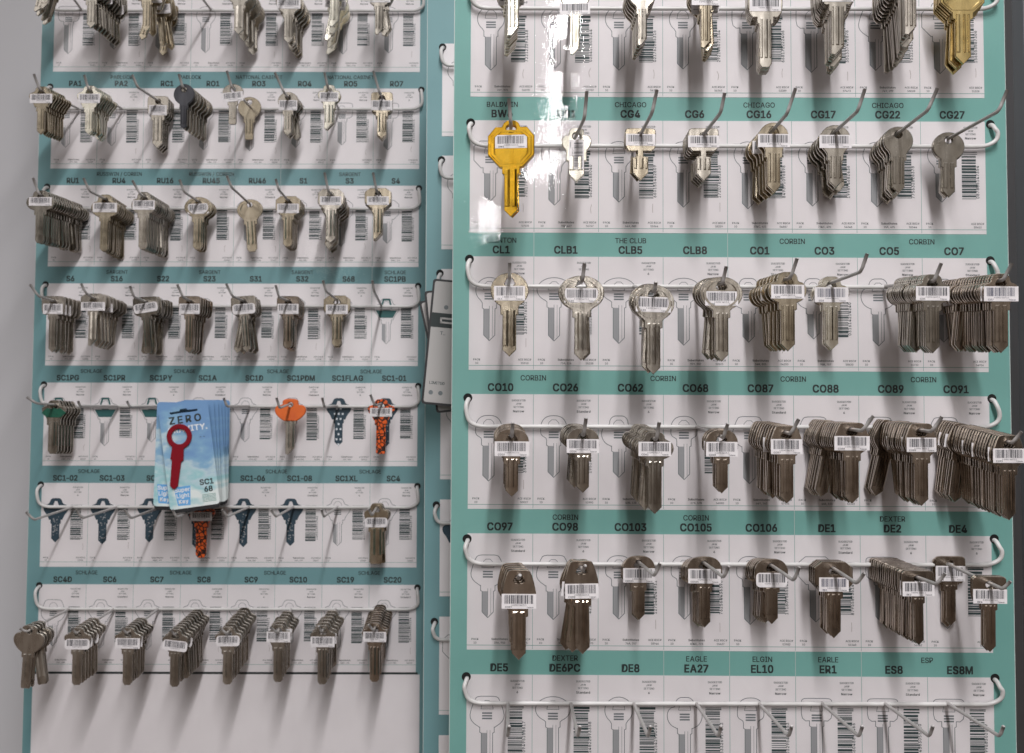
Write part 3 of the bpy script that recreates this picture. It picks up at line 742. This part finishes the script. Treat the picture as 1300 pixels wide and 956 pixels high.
# row 2
stack(A, 2, 0, 647, 347, 454, 48.5, 45, 17.5, 1, 'round', 'paleb', bend=(647, 354), tipx=(647, 333), sy=364, sw=39.5, sh=18.5, tf=.9, code='CL1')
stack(A, 2, 1, 738, 350.5, 459, 58.5, 45, 17.5, 2, 'ring', 'nickel', bend=(740, 357), tipx=(742, 334), sy=367, sw=43.5, sh=18, tf=.9, code='CLB1', sp=3)
stack(A, 2, 2, 829.5, 362, 476.5, 53, 47, 17.5, 4, 'ring', 'nickel', bend=(830, 371), tipx=(832.6, 358), sy=378, sw=44.5, sh=19, tf=.92, code='CLB5', sp=5, stilt=-2)
stack(A, 2, 3, 915.6, 352, 460, 54, 44, 17, 4, 'ring', 'nickel', bend=(917, 360), tipx=(922, 338), sy=371, sw=42, sh=18, code='CLB8', dx=9)
stack(A, 2, 4, 999.4, 346, 447, 48.5, 40, 18, 7, 'loop', 'paleb', bend=(1003, 353), tipx=(1012, 328), sy=362.5, sw=42, sh=17.5, code='CO1', dx=26, sn=4)
stack(A, 2, 5, 1055, 351, 445, 46, 36, 17, 3, 'loop', 'bright', bend=(1093, 345), tipx=(1101, 322), sy=365, sw=43, sh=19, code='CO3', tf=.25, sp=3, blue=True)
stack(A, 2, 6, 1183, 349, 449.5, 48, 38, 18, 15, 'loop', 'nickel', bend=(1182, 357), tipx=(1195, 334), sy=364.5, sw=43, sh=18, code='CO5', dx=34)
stack(A, 2, 7, 1270, 348, 449, 46, 38, 18, 20, 'loop', 'brown', bend=(1270, 356), tipx=(1285, 334), sy=364.5, sw=43.5, sh=19, code='CO7', dx=62, blue=True, fan=2.2)
# row 3
stack(A, 3, 0, 650, 545, 631, 43.5, 36, 16, 6, 'dome', 'brown', bend=(650, 553), tipx=(651, 537), sy=561, sw=44, sh=18.5, tf=.9, code='CO10', sp=9)
stack(A, 3, 1, 740, 544, 626, 41.5, 33, 15.5, 6, 'dome', 'nickel', bend=(741, 552), tipx=(744, 531), sy=558, sw=41, sh=17.5, tf=.86, code='CO26', sp=8)
stack(A, 3, 2, 831, 549, 652.5, 48, 35, 17.5, 9, 'loop', 'nickel', bend=(833, 558), tipx=(837, 536), sy=561.5, sw=41, sh=18, tf=.92, code='CO62', sp=6.5)
stack(A, 3, 3, 916, 546, 626.5, 41.5, 35, 15.5, 3, 'dome', 'brown', bend=(918, 556), tipx=(924, 538), sy=561.5, sw=40, sh=18.5, tf=.88, code='CO68', sp=5)
stack(A, 3, 4, 998, 541, 639, 42.5, 40, 17, 10, 'hex', 'brown', bend=(1004, 551), tipx=(1014, 532), sy=558, sw=40, sh=19, code='CO87', dx=27, sn=6)
stack(A, 3, 5, 1081, 537, 639, 46, 40, 17, 15, 'hex', 'brown', bend=(1095, 547), tipx=(1109, 528), sy=554, sw=44, sh=18, code='CO88', dx=38, fan=2, rots=[0]*8+[-11]*7)
stack(A, 3, 6, 1169, 538, 642, 41.5, 42, 17, 16, 'hex', 'brown', bend=(1183, 548), tipx=(1196, 529), sy=556, sw=37, sh=18, code='CO89', dx=44, fan=2, rots=[0]*8+[5]*4+[-13]*4)
stack(A, 3, 7, 1280, 553, 660, 42, 42, 17, 24, 'hex', 'brown', bend=(1284, 564), tipx=(1297, 548), sy=570, sw=41, sh=18, code='CO91', dx=73, fan=1.5, rots=[0]*12+[2]*5+[-8]*7)
# row 4
stack(A, 4, 0, 659, 724, 836.5, 44, 50, 17.5, 5, 'hex', 'brown', bend=(658, 735), tipx=(660, 730), sy=754, sw=43.5, sh=18.5, tf=.95, code='CO97', sp=11)
stack(A, 4, 1, 738, 712.5, 829, 44, 48, 18, 4, 'hex', 'brown', bend=(742, 727), tipx=(743, 718), sy=741, sw=42, sh=18.5, tf=.9, code='CO98', sp=8, fan=1, rots=[1, -5, -9, 4])
stack(A, 4, 2, 811, 705.5, 786, 41.5, 36, 14.5, 3, 'dome', 'brown', bend=(831, 731), tipx=(838, 715), sy=721, sw=40, sh=18, tf=.30, code='CO103', sp=4)
stack(A, 4, 3, 894, 706.5, 795, 45, 36, 14.5, 5, 'dome', 'brown', bend=(919, 733), tipx=(925, 719), sy=722, sw=41, sh=18, code='CO105', tf=.34, sp=5)
stack(A, 4, 4, 979, 709.5, 791, 42, 34, 15.5, 6, 'dome', 'brown', bend=(1008, 737), tipx=(1014.6, 720), sy=727, sw=39, sh=18, code='CO106', tf=.42, sp=5, rounded=True)
stack(A, 4, 5, 1058, 713.5, 809, 48, 38, 17.5, 4, 'octo', 'brown', bend=(1088, 741), tipx=(1097, 728), sy=733, sw=37, sh=17.5, code='DE1', tf=.52, sp=7, blue=True)
stack(A, 4, 6, 1168, 726, 818, 41, 32, 12.5, 17, 'square', 'brown', hole='round', bend=(1189, 742), tipx=(1200, 728), sy=739.6, sw=40, sh=18, code='DE2', dx=42, holepx=(1165, 733))
stack(A, 4, 7, 1256, 732, 826.5, 42, 34, 14.5, 2, 'square', 'brown', hole='round', bend=(1273, 748), tipx=(1283, 738), sy=748, sw=42, sh=18, code='DE4', sp=3, tf=.75,
      grp='nearest on the lower right corner hook')
stack(A, 4, 7, 1206, 706, 793, 38, 34, 13.5, 2, 'square', 'brown', hole='round', sy=718, sw=37, sh=19, code='DE4', sp=3, tf=.08, addhook=False,
      grp='hanging far back on the lower right corner hook')
# ---- left board --------------------------------------------------
A = BL
stack(A, 0, 0, 58, -56, 14, 30, 30, 9.5, 5, 'square', 'nickel', tip='slant', dx=18, fan=6, bend=(50, -30), tipx=(44, -48), sy=-40)
stack(A, 0, 1, 117, -30, 39, 34, 32, 11, 9, 'octo', 'nickel', tip='v', dx=27, bend=(108, -30), tipx=(102, -48), sy=-14)
stack(A, 0, 2, 187, -28, 43, 30, 30, 10, 6, 'square', 'paleb', tip='v', dx=24, fan=3, rots=[0, 3, -14, 6, 10, -4], bend=(172, -28), tipx=(166, -46), sy=-14)
hookline(BL, 0, 3, None, None)
stack(A, 0, 4, 304, -25, 47, 33, 32, 12, 4, 'round', 'nickel', tip='v', dx=16, stk=False, bend=(290, -28), tipx=(285, -46))
stack(A, 0, 5, 367, -14, 58, 34, 33, 11, 6, 'round', 'nickel', tip='v', dx=13, sy=0, fan=6, bend=(350, -28), tipx=(345, -46))
stack(A, 0, 6, 425, -34, 37, 30, 28, 12, 5, 'round', 'bright', tip='slant', dx=11, sy=-20, fan=5, bend=(410, -28), tipx=(405, -46))
stack(A, 0, 7, 482, -22, 47, 32, 30, 11, 3, 'octo', 'nickel', tip='slant', dx=9, sy=-8, fan=5, bend=(470, -28), tipx=(465, -46))
stack(A, 1, 0, 53, 110, 173, 33, 27, 10, 8, 'bow', 'paleb', tip='v', dx=21, sy=120, sw=29, sh=12, bend=(52, 112), tipx=(43, 94))
stack(A, 1, 1, 114, 109, 173, 33, 29, 10, 9, 'bow', 'bright', tip='v', dx=19, sy=120, sw=28, sh=12, bend=(115, 112), tipx=(107, 95))
stack(A, 1, 2, 201, 122, 190, 27, 26, 13, 4, 'square', 'nickel', hole='round', tip='v', sy=134, sw=23, sh=13, bend=(175, 111), tipx=(168, 95), sp=6)
stack(A, 1, 3, 234, 107, 166, 27, 27, 8.5, 7, 'round', 'dark', hole='round', tip='v', stk=False, dx=22, bend=(233, 111), tipx=(227, 94), mback='nickel')
stack(A, 1, 4, 296, 107, 160, 27, 22, 10, 1, 'round', 'nickel', hole='round', tip='flat', sy=118, sw=27, sh=12, stilt=6, bend=(295, 112), tipx=(288, 90), grp='nearer one on fifth hook, second row, left board')
stack(A, 1, 4, 317, 123, 179, 30, 28, 11, 1, 'round', 'paleb', hole='round', tip='flat', stk=False, tf=.12, addhook=False, grp='far back on fifth hook, second row, left board')
stack(A, 1, 5, 366, 117, 174, 27, 24, 10.5, 6, 'round', 'nickel', hole='round', tip='v', sy=128, sw=24, sh=13, bend=(361, 118), tipx=(349, 92), sp=6, fan=4, tf=.62)
stack(A, 1, 6, 418, 108, 166, 29, 25, 12, 2, 'clover', 'bright', tip='slant', sy=118, sw=24, sh=12, bend=(416, 110), tipx=(412, 92), sp=6, tf=.8)
stack(A, 1, 7, 485, 117, 178, 28, 26, 12, 4, 'square', 'paleb', tip='v', sy=128, sw=27, sh=13, bend=(482, 118), tipx=(474, 90), sp=4, fan=3, tf=.6)
stack(A, 2, 0, 52, 242, 310, 36.5, 26, 12, 16, 'loop', 'nickel', tip='notch', dx=42, sy=251, sw=29, sh=11, bend=(51, 245), tipx=(42, 226))
stack(A, 2, 1, 134, 247, 320, 36, 29, 11, 9, 'loop', 'paleb', tip='notch', sy=258, sw=31, sh=12, bend=(114, 243), tipx=(106, 226), sp=4.5, tf=.42)
stack(A, 2, 2, 183, 244, 318, 32, 28, 12, 12, 'loop', 'nickel', tip='notch', dx=27, sy=255, sw=28, sh=12, bend=(180, 248), tipx=(168, 229))
stack(A, 2, 3, 252, 250, 318, 36, 27, 12, 3, 'oval', 'paleb', tip='notch', sy=259, sw=27, sh=13, bend=(234, 244), tipx=(228, 228), sp=7, tf=.4, stilt=3)
stack(A, 2, 4, 317, 253, 321, 33, 27, 13, 1, 'oval', 'paleb', hole='round', tip='notch', stk=False, rot=4, bend=(294, 238), tipx=(288, 223), tf=.22)
stack(A, 2, 5, 366, 249, 314, 32, 25, 12, 5, 'octo', 'paleb', tip='notch', sy=259, sw=28, sh=12, bend=(354, 241), tipx=(350, 227), tf=.40, sp=5)
stack(A, 2, 6, 420, 240, 310, 33, 26, 12, 6, 'octo', 'nickel', tip='v', sy=250, sw=27, sh=11, bend=(417, 243), tipx=(412, 219), dx=8, fan=4)
stack(A, 2, 7, 480, 239, 305, 34, 26, 11.5, 6, 'octo', 'paleb', tip='slant', sy=250, sw=28, sh=11, bend=(478, 242), tipx=(473.6, 219), dx=8, fan=2)
stack(A, 3, 0, 68, 376, 448, 29, 24, 10, 5, 'square', 'matte', tip='v', sy=386, sw=25, sh=13, bend=(49, 376), tipx=(38, 361), tf=.52, sp=8, fan=2)
stack(A, 3, 1, 119, 373, 440, 33, 22, 11, 7, 'octo', 'matte', tip='slant', sy=384, sw=31, sh=11, bend=(109, 372), tipx=(103, 360), tf=.78, sp=9, sn=5)
stack(A, 3, 2, 185, 377, 449, 33, 24, 10, 7, 'square', 'nickel', tip='notch', sy=385, sw=31, sh=12, rounded=True, stilt=5, rots=[4, 6, -5, -8, -3, 2, 0], bend=(170, 377), tipx=(165, 363), tf=.6, sp=7, fan=2)
stack(A, 3, 3, 241, 376, 449, 28, 24, 10, 6, 'square', 'brown', tip='v', sy=386, sw=26, sh=13, bend=(232, 377), tipx=(225, 361), tf=.66, sp=8, sn=5)
stack(A, 3, 4, 309, 376, 448, 32, 24, 10, 6, 'square', 'nickel', tip='v', sy=386, sw=29, sh=13, rounded=True, rots=[5, 3, 7, -9, -5, 8], bend=(295, 376), tipx=(287, 360), tf=.5, sp=6, fan=2)
stack(A, 3, 5, 366, 376, 442, 29, 24, 11, 7, 'square', 'brown', tip='notch', sy=386, sw=27, sh=13, bend=(354, 377), tipx=(350, 362), tf=.5, sp=6, fan=3)
stack(A, 3, 6, 428, 375, 440, 34, 26, 12, 2, 'octo', 'paleb', tip='notch', sy=387, sw=28, sh=12, bend=(414, 370), tipx=(410, 356), tf=.25, sp=4)
hookline(BL, 3, 7, (475, 370), (472.6, 356))
def green_cap(o, mp, zh, HW, HH, BW, TT):
    mb = MB(); w = HW*.5; z0 = -HH*.62-zh
    mb.prism([[(-w, z0), (-w*.55, z0-4.6), (w*.55, z0-4.6), (w, z0), (w*.55, z0+4.6), (w*.2, z0+4.0), (0, z0+5), (-w*.2, z0+4.0), (-w*.55, z0+4.6)]], -1.5, -.9, .15, 'green')
    mb.obj('green_badge', o)
stack(A, 4, 0, 69, 508, 576, 31, 26, 13, 6, 'bow', 'nickel', tip='notch', stk=False, bend=(46, 512), tipx=(34, 504), tf=.42, sp=5, extra=green_cap, head='silver green-badged')
hookline(BL, 4, 1, (102, 516), (99, 509)); hookline(BL, 4, 2, (165, 517), (161, 509)); hookline(BL, 4, 4, (288, 516), (284, 505)); hookline(BL, 4, 6, (412, 517), (409, 505))
def orange_cap(o, mp, zh, HW, HH, BW, TT):
    l = half('clover', HW*1.06, HH*1.08); l = [(x_, z_-zh+.6) for x_, z_ in l]; l += [(-x_, z_) for x_, z_ in reversed(l) if abs(x_) > .05]
    h = [(3.0*math.cos(a), -1.0+2.6*math.sin(a)) for a in [2*math.pi*i/14 for i in range(14)]]
    mb = MB(); mb.prism([l, h], -2.0, 2.0, .6, 'orange'); mb.obj('rubber_head_cover', o)
stack(A, 4, 5, 369, 507, 577, 37, 26, 11.5, 1, 'clover', 'matte', tip='slant', stk=False, bend=(355, 518), tipx=(351, 505), tf=.3, extra=orange_cap, head='orange rubber-headed')
stack(A, 4, 7, 484, 507, 576, 35, 27, 12, 1, 'bow', 'leopard', tip='flat', sy=518, sw=28, sh=11, bend=(476, 515), tipx=(470, 501), tf=.5)
for k, b, t in ((0, (43, 660), (33, 650)), (1, (104, 658), (97, 647)), (2, (166, 658), (158, 647)), (4, (288, 656), (282, 647)), (5, (350, 656), (344, 647)), (6, (411, 656), (408, 647))):
    hookline(BL, 5, k, b, t)
stack(A, 5, 3, 256, 638, 707, 34, 26, 13, 2, 'bow', 'leopard', tip='notch', sy=650, sw=27, sh=11, bend=(224, 657), tipx=(219, 647), tf=.3, sp=4)
stack(A, 5, 7, 478, 639, 715, 32, 30, 15, 3, 'bow', 'paleb', tip='flat', sy=657, sw=28, sh=12, rounded=True, bend=(472, 654), tipx=(468, 646), tf=.4, sp=5, fan=4)
stack(A, 6, 0, 38, 794, 872, 39, 34, 12, 4, 'clover', 'matte', hole='round', tip='flat', stk=False, bend=(37, 805), tipx=(25, 798), fan=2, rots=[-3, -2, 9, 8], sp=5)
stack(A, 6, 1, 99, 797, 868, 34, 27, 12, 6, 'bow', 'matte', tip='notch', sy=811, sw=31, sh=13, rounded=True, dx=18, bend=(100, 806), tipx=(91, 797))
stack(A, 6, 2, 163, 797, 868, 34, 27, 12, 6, 'bow', 'matte', tip='notch', sy=810, sw=31, sh=13, dx=15, bend=(163, 806), tipx=(155, 797))
stack(A, 6, 3, 223, 799, 870, 33, 28, 12, 10, 'bow', 'matte', tip='notch', sy=813, sw=31, sh=13, rounded=True, stilt=-6, dx=26, bend=(225, 808), tipx=(217, 799))
stack(A, 6, 4, 290, 796, 867, 33, 28, 12, 8, 'bow', 'matte', tip='notch', sy=807, sw=29, sh=13, rounded=True, dx=19, bend=(290, 806), tipx=(279, 797))
stack(A, 6, 5, 354, 793, 864, 32, 27, 12, 6, 'bow', 'matte', tip='notch', sy=802, sw=30, sh=13, dx=10, bend=(352, 804), tipx=(343, 796))
stack(A, 6, 6, 410, 794, 867, 32, 28, 12, 6, 'bow', 'matte', tip='notch', sy=808, sw=30, sh=13, dx=11, bend=(411, 804), tipx=(405, 795))
stack(A, 6, 7, 476, 791, 864, 33, 28, 12, 9, 'bow', 'brown', tip='notch', sy=802, sw=29, sh=12.5, dx=9, bend=(474, 801), tipx=(468, 793))

# keys behind the front ones: the 300 that show most are things of their own, the rest is one object
BACK.sort(key=lambda t: -t[0])
keep = max(0, 300-FRONTS)
for score, me, mw, sme, lab in BACK[:keep]:
    o = bpy.data.objects.new('key', me); S.collection.objects.link(o); o.matrix_world = mw
    tag(o, lab, 'key', 'key blanks hanging on the hooks')
    if sme:
        so = bpy.data.objects.new('barcode_sticker', sme); S.collection.objects.link(so); so.parent = o
rest = BACK[keep:]
if rest:
    import bmesh
    bm = bmesh.new(); mats = []
    for score, me, mw, sme, lab in rest:
        k = len(bm.faces); c2 = me.copy(); c2.transform(mw)
        idx = []
        for mm_ in me.materials:
            if mm_ not in mats: mats.append(mm_)
            idx.append(mats.index(mm_))
        for p in c2.polygons: p.material_index = idx[p.material_index]
        bm.from_mesh(c2); bpy.data.meshes.remove(c2)
    me = bpy.data.meshes.new('packed_keys'); bm.to_mesh(me); bm.free()
    for mm_ in mats: me.materials.append(mm_)
    o = bpy.data.objects.new('packed_keys', me); S.collection.objects.link(o)
    tag(o, 'tightly packed silver keys deep inside the stacks, only thin edges showing', 'keys', kind='stuff')
print('fronts', FRONTS, 'back', len(BACK), 'stuff', len(rest))

# ------------------------------------------------------------ hook rails
def rail(B, row, bn, holes, y, hooks, label):
    root = empty('hook_rail', B.M); tag(root, label, 'hook rail', 'wire hook rails on the boards')
    (lx, ly), (rx, ry) = holes
    a = B.loc(lx, ly, 0); b = B.loc(rx, ry, 0)
    z = B.loc(root_px(B, row, 0)[0], y, 5)[2]; z2 = B.loc(root_px(B, row, 7)[0], y+(1 if B is BR else .5), 5)[2]
    dn = 8.0
    sg = 1 if B is BR else -1
    pl = [Vector((a.x+.5, 3, a.z-1)), Vector((a.x+.5, -4, a.z-1)), Vector((a.x-1.2, -7.5, a.z-5)), Vector((a.x-.5, -7, z+9)), Vector((a.x+1.5, -6, z+3)), Vector((a.x+8, -5, z)), Vector((a.x+20, -5, z))]
    o_ = 3 if B is BR else 0
    pr = [Vector((b.x-16-o_, -5, z2)), Vector((b.x-6, -5, z2)), Vector((b.x+1.0+o_*.4, -6, z2+4)), Vector((b.x+1.5+o_*.5, -7, z2+10)), Vector((b.x+.8, -7, b.z-5)), Vector((b.x-.2, -4, b.z-1)), Vector((b.x-.2, 3, b.z-1))]
    pl = [tuple(p) for p in pl]; pr = [tuple(p) for p in pr]
    m = MB(); m.tube(chaikin(pl, 2)+chaikin(pr, 2), 1.6, 'rail', 12); m.obj('crossbar', root, smooth=True)
    for k, pts in hooks:
        p0 = Vector(pts[0]); p1 = Vector(pts[1])
        m = MB(); m.tube([tuple(p0+Vector((0, 1.5, 0)))]+pts, 1.2, 'hook', 10); m.obj('hook', root, smooth=True)
    hb = B
    for (hx, hy), p in (((lx, ly), a), ((rx, ry), b)):
        m = MB(); c_ = [(p.x+3.3*math.cos(t), p.z+3.3*math.sin(t)) for t in [2*math.pi*i/20 for i in range(20)]]
        m.fill(c_, -.35, 'holeshade'); m.obj('hole_shade_disc', board_r if B is BR else (board_l if B is BL else board_m))  # flat disc with the hole's inner shade painted on
RY = [10.5, 185, 363.5, 541.5, 716, 893]; RH = [((599, -17), (1257, -14)), ((597.5, 156), (1257, 158)), ((596, 329), (1257, 331)), ((594, 505), (1259, 506)), ((593, 684), (1262, 684)), ((592, 859), (1263, 861))]
for k in range(8): hookline(BR, 5, k, (650+(645+79.7*k-650)*1.12, 935), (652+(645+79.7*k-650)*1.125, 922))
for r_ in range(6):
    rail(BR, r_, 'right', RH[r_], RY[r_], RAILS[('right', r_)], 'white wire rail with eight hooks, %s row of the right board' % (['top', 'second', 'third', 'fourth', 'fifth', 'lowest'][r_]))
LY = [13, 138, 264.5, 388.5, 515.5, 643.5, 773]; LH = [((66, -10), (537, -8)), ((64, 110), (535, 114)), ((60, 237), (532, 239)), ((58, 361), (531, 363)), ((56, 488), (531, 490)), ((52, 615), (530, 617)), ((50, 743), (530, 746))]
for r_ in range(7):
    rail(BL, r_, 'left', LH[r_], LY[r_], RAILS[('left', r_)], 'white wire rail with eight hooks, %s row of the left board' % (['top', 'second', 'third', 'fourth', 'fifth', 'sixth', 'lowest'][r_]))
# rails of the middle board, only their left ends show
for i, (hx, hy) in enumerate(((562, 60), (560.5, 203), (558.5, 347), (556, 494), (554, 641), (551.5, 789))):
    root = empty('hook_rail', BM.M); tag(root, 'white rail end peeking out beside the right board, %s of six downwards' % ORD[i], 'hook rail', 'wire hook rails on the boards')
    a = BM.loc(hx, hy, 0); z = BM.loc(hx, hy+24, 5)[2]
    m = MB(); m.tube(chaikin([(a.x+.5, 3, a.z-1), (a.x+.5, -4, a.z-1), (a.x-1.2, -7.5, a.z-5), (a.x-.5, -7, z+7), (a.x+1.5, -6, z+2), (a.x+8, -5, z), (a.x+380, -5, z)], 2), 1.6, 'rail', 12)
    m.obj('crossbar', root, smooth=True)
    m = MB(); c_ = [(a.x+3.3*math.cos(t), a.z+3.3*math.sin(t)) for t in [2*math.pi*j/20 for j in range(20)]]; m.fill(c_, -.6, 'holeshade'); m.obj('hole_shade_disc', board_m)  # disc painted dark like the shade in a bored hole

# ------------------------------------------------------------ carded red key pack on the left board
def card_prism(mb, w, h, y0, y1, key, r=3.0, slot=True):
    o = []
    for cx_, cz_, a0 in ((w/2-r, -h+r, -90), (w/2-r, -r, 0), (-w/2+r, -r, 90), (-w/2+r, -h+r, 180)):
        for k in range(5): a = R(a0+k*22.5); o.append((cx_+r*math.cos(a), cz_+r*math.sin(a)))
    L_ = [o]
    if slot:
        s = [(-13, -9.5), (13, -9.5), (13.5, -7.5), (4, -7.3), (3, -5.6), (-3, -5.6), (-4, -7.3), (-13.5, -7.5)]
        L_.append(s)
    mb.prism(L_, y0, y1, .08, key)
P0, PH, tfc = hookline(BL, 4, 3, (230, 520), (226, 512), (233, 521), .86)
def card(P, rot, i, lab):
    w, h = 48, 100
    o = bpy.data.objects.new('carded_key', None); S.collection.objects.link(o)
    o.matrix_world = BL.M @ Matrix.Translation(P*.001) @ Matrix.Rotation(R(-rot), 4, 'Y') @ Matrix.Translation((0, 0, .0072))
    tag(o, lab, 'carded key', 'packaged keys on sky blue cards')
    mb = MB(); card_prism(mb, w, h, -.35, .0, 'sky'); bo = mb.obj('sky_card', o)
    mb = MB(); card_prism(mb, w-1.5, h+3.5, .06, 1.5, 'cardedge', slot=True); mb.obj('black_tray', o)
    if i < 2:
        mb = MB(); y = -.40
        mb.text('Super', -10 if i == 0 else -13, -84, 5.2, y, 'whiteink', bold=True); mb.text('Light', -10 if i == 0 else -13, -89.5, 5.2, y, 'whiteink', bold=True); mb.text('Key', -10 if i == 0 else -13, -95, 5.0, y, 'whiteink', bold=True)
        c0 = -10 if i == 0 else -13
        mb.fill([(c0-8, -79), (c0-6, -97), (c0+6, -97.5), (c0+8, -79)], y+.02, 'paleblue')
        if i == 0:
            mb.text('ZERO', 2, -19, 9.5, y, 'ink', bold=True, gap=.22); mb.text('GRAVITY.', 2, -27.5, 7.5, y, 'whiteink', bold=True)
            mb.text('SC1', 14, -80, 7, y, 'ink', bold=True); mb.text('68', 15, -87, 7, y, 'ink', bold=True)
            for q in range(6): mb.rect(8, -90-q*1.3, 21, -89.4-q*1.3, y, 'line')
            mb.text('- -', 15, -36, 5, y, 'ink2')
        mb.obj('card_lettering', bo)
    if i == 0:
        mb = MB(); cx_, cz_ = -6.5, -31.5
        ou = [(cx_+12*math.cos(a), cz_+12*math.sin(a)) for a in [R(-60+300*t_/24) for t_ in range(25)]]
        ou = [(cx_+12*math.cos(R(a)), cz_+12*math.sin(R(a))) for a in range(-62, 243, 8)]
        ou += [(cx_-5.8, cz_-13), (cx_-6.2, cz_-22), (cx_-4.6, cz_-23), (cx_-3.8, cz_-47), (cx_-1, cz_-50), (cx_+1, cz_-50), (cx_+3.8, cz_-47), (cx_+4.4, cz_-24), (cx_+6.4, cz_-22), (cx_+5.6, cz_-13)]
        ho = [(cx_+7.4*math.cos(R(a)), cz_+7.4*math.sin(R(a))) for a in range(0, 360, 15)]
        mb.prism([ou, ho], -2.6, -.45, .3, 'red')
        ca, sa = math.cos(R(-13)), math.sin(R(-13))
        mb.v = [((a-cx_)*ca-(c_-cz_)*sa+cx_, b_, (a-cx_)*sa+(c_-cz_)*ca+cz_) for a, b_, c_ in mb.v]
        k_ = mb.obj('red_key', o); k_.rotation_euler = (0, 0, 0)
d = P0-PH
for i in range(8):
    P = PH+d*(i*.105)+Vector(([0, -4, 1, 3, 4, 5, 6, 6][i], 0, 0))
    card(P, [8, -1, 5, 3, 4, 2, 1, 0][i], i, 'blue sky card holding a red key, front of its pack on the left board' if i == 0 else
         '%s blue sky card behind the red key card on the left board' % ORD[i])

# ------------------------------------------------------------ white black-bordered cards fanned on the middle board
for i, (cx, ty, by, rot) in enumerate(((587, 357, 517, 5.2), (575, 366, 522, -6), (567, 375, 515, -13))):
    P = BM.loc(cx, ty, 60-i*12); mp = BM.mpp(60-i*12); w, h = 46*.66*1.6, (by-ty)*mp
    o = bpy.data.objects.new('price_card', None); S.collection.objects.link(o)
    o.matrix_world = BM.M @ Matrix.Translation(P*.001) @ Matrix.Rotation(R(rot), 4, 'Y')
    tag(o, ['white card with thick black border and black bar, frontmost between the boards', 'white black-edged card tilted behind the frontmost border card',
            'white black-edged card tilted most, last behind two others'][i], 'card', 'black-bordered cards between the boards')
    mb = MB(); card_prism(mb, w, h, 0, .6, 'cardedge', 2.5, False); mb.obj('card_border', o)
    mb = MB(); card_prism(mb, w-3.6, h-3.6, -.12, -.02, 'cardwhite', 1.8, False); mb.v = [(a, b_, c_-1.8) for a, b_, c_ in mb.v]; f_ = mb.obj('card_face', o)
    mb = MB(); mb.rect(-w/2+1.5, -40, w/2-1.5, -28, -.16, 'ink'); mb.rect(-w/2+9, -36.5, -2, -35, -.2, 'cardwhite'); mb.rect(-w/2+9, -33, -2, -31.5, -.2, 'cardwhite'); mb.rect(-w/2+9, -36.5, -w/2+10.5, -31.5, -.2, 'cardwhite')
    mb.text('T..', -w/2+10, -46, 4, -.16, 'ink2', align='l')
    mb.text('LIMITED', -w/2+5, -h+17, 3.2, -.16, 'ink2', align='l')
    for px_ in (-w/2+7, -w/2+15): mb.fill([(px_+1.9*math.cos(R(a)), -h+10+1.9*math.sin(R(a))) for a in range(0, 360, 30)], -.16, 'grey')
    mb.fill([(-w/2+13+1.9*math.cos(R(a)), -23+1.9*math.sin(R(a))) for a in range(0, 360, 30)], -.16, 'grey')
    mb.obj('card_print', f_)
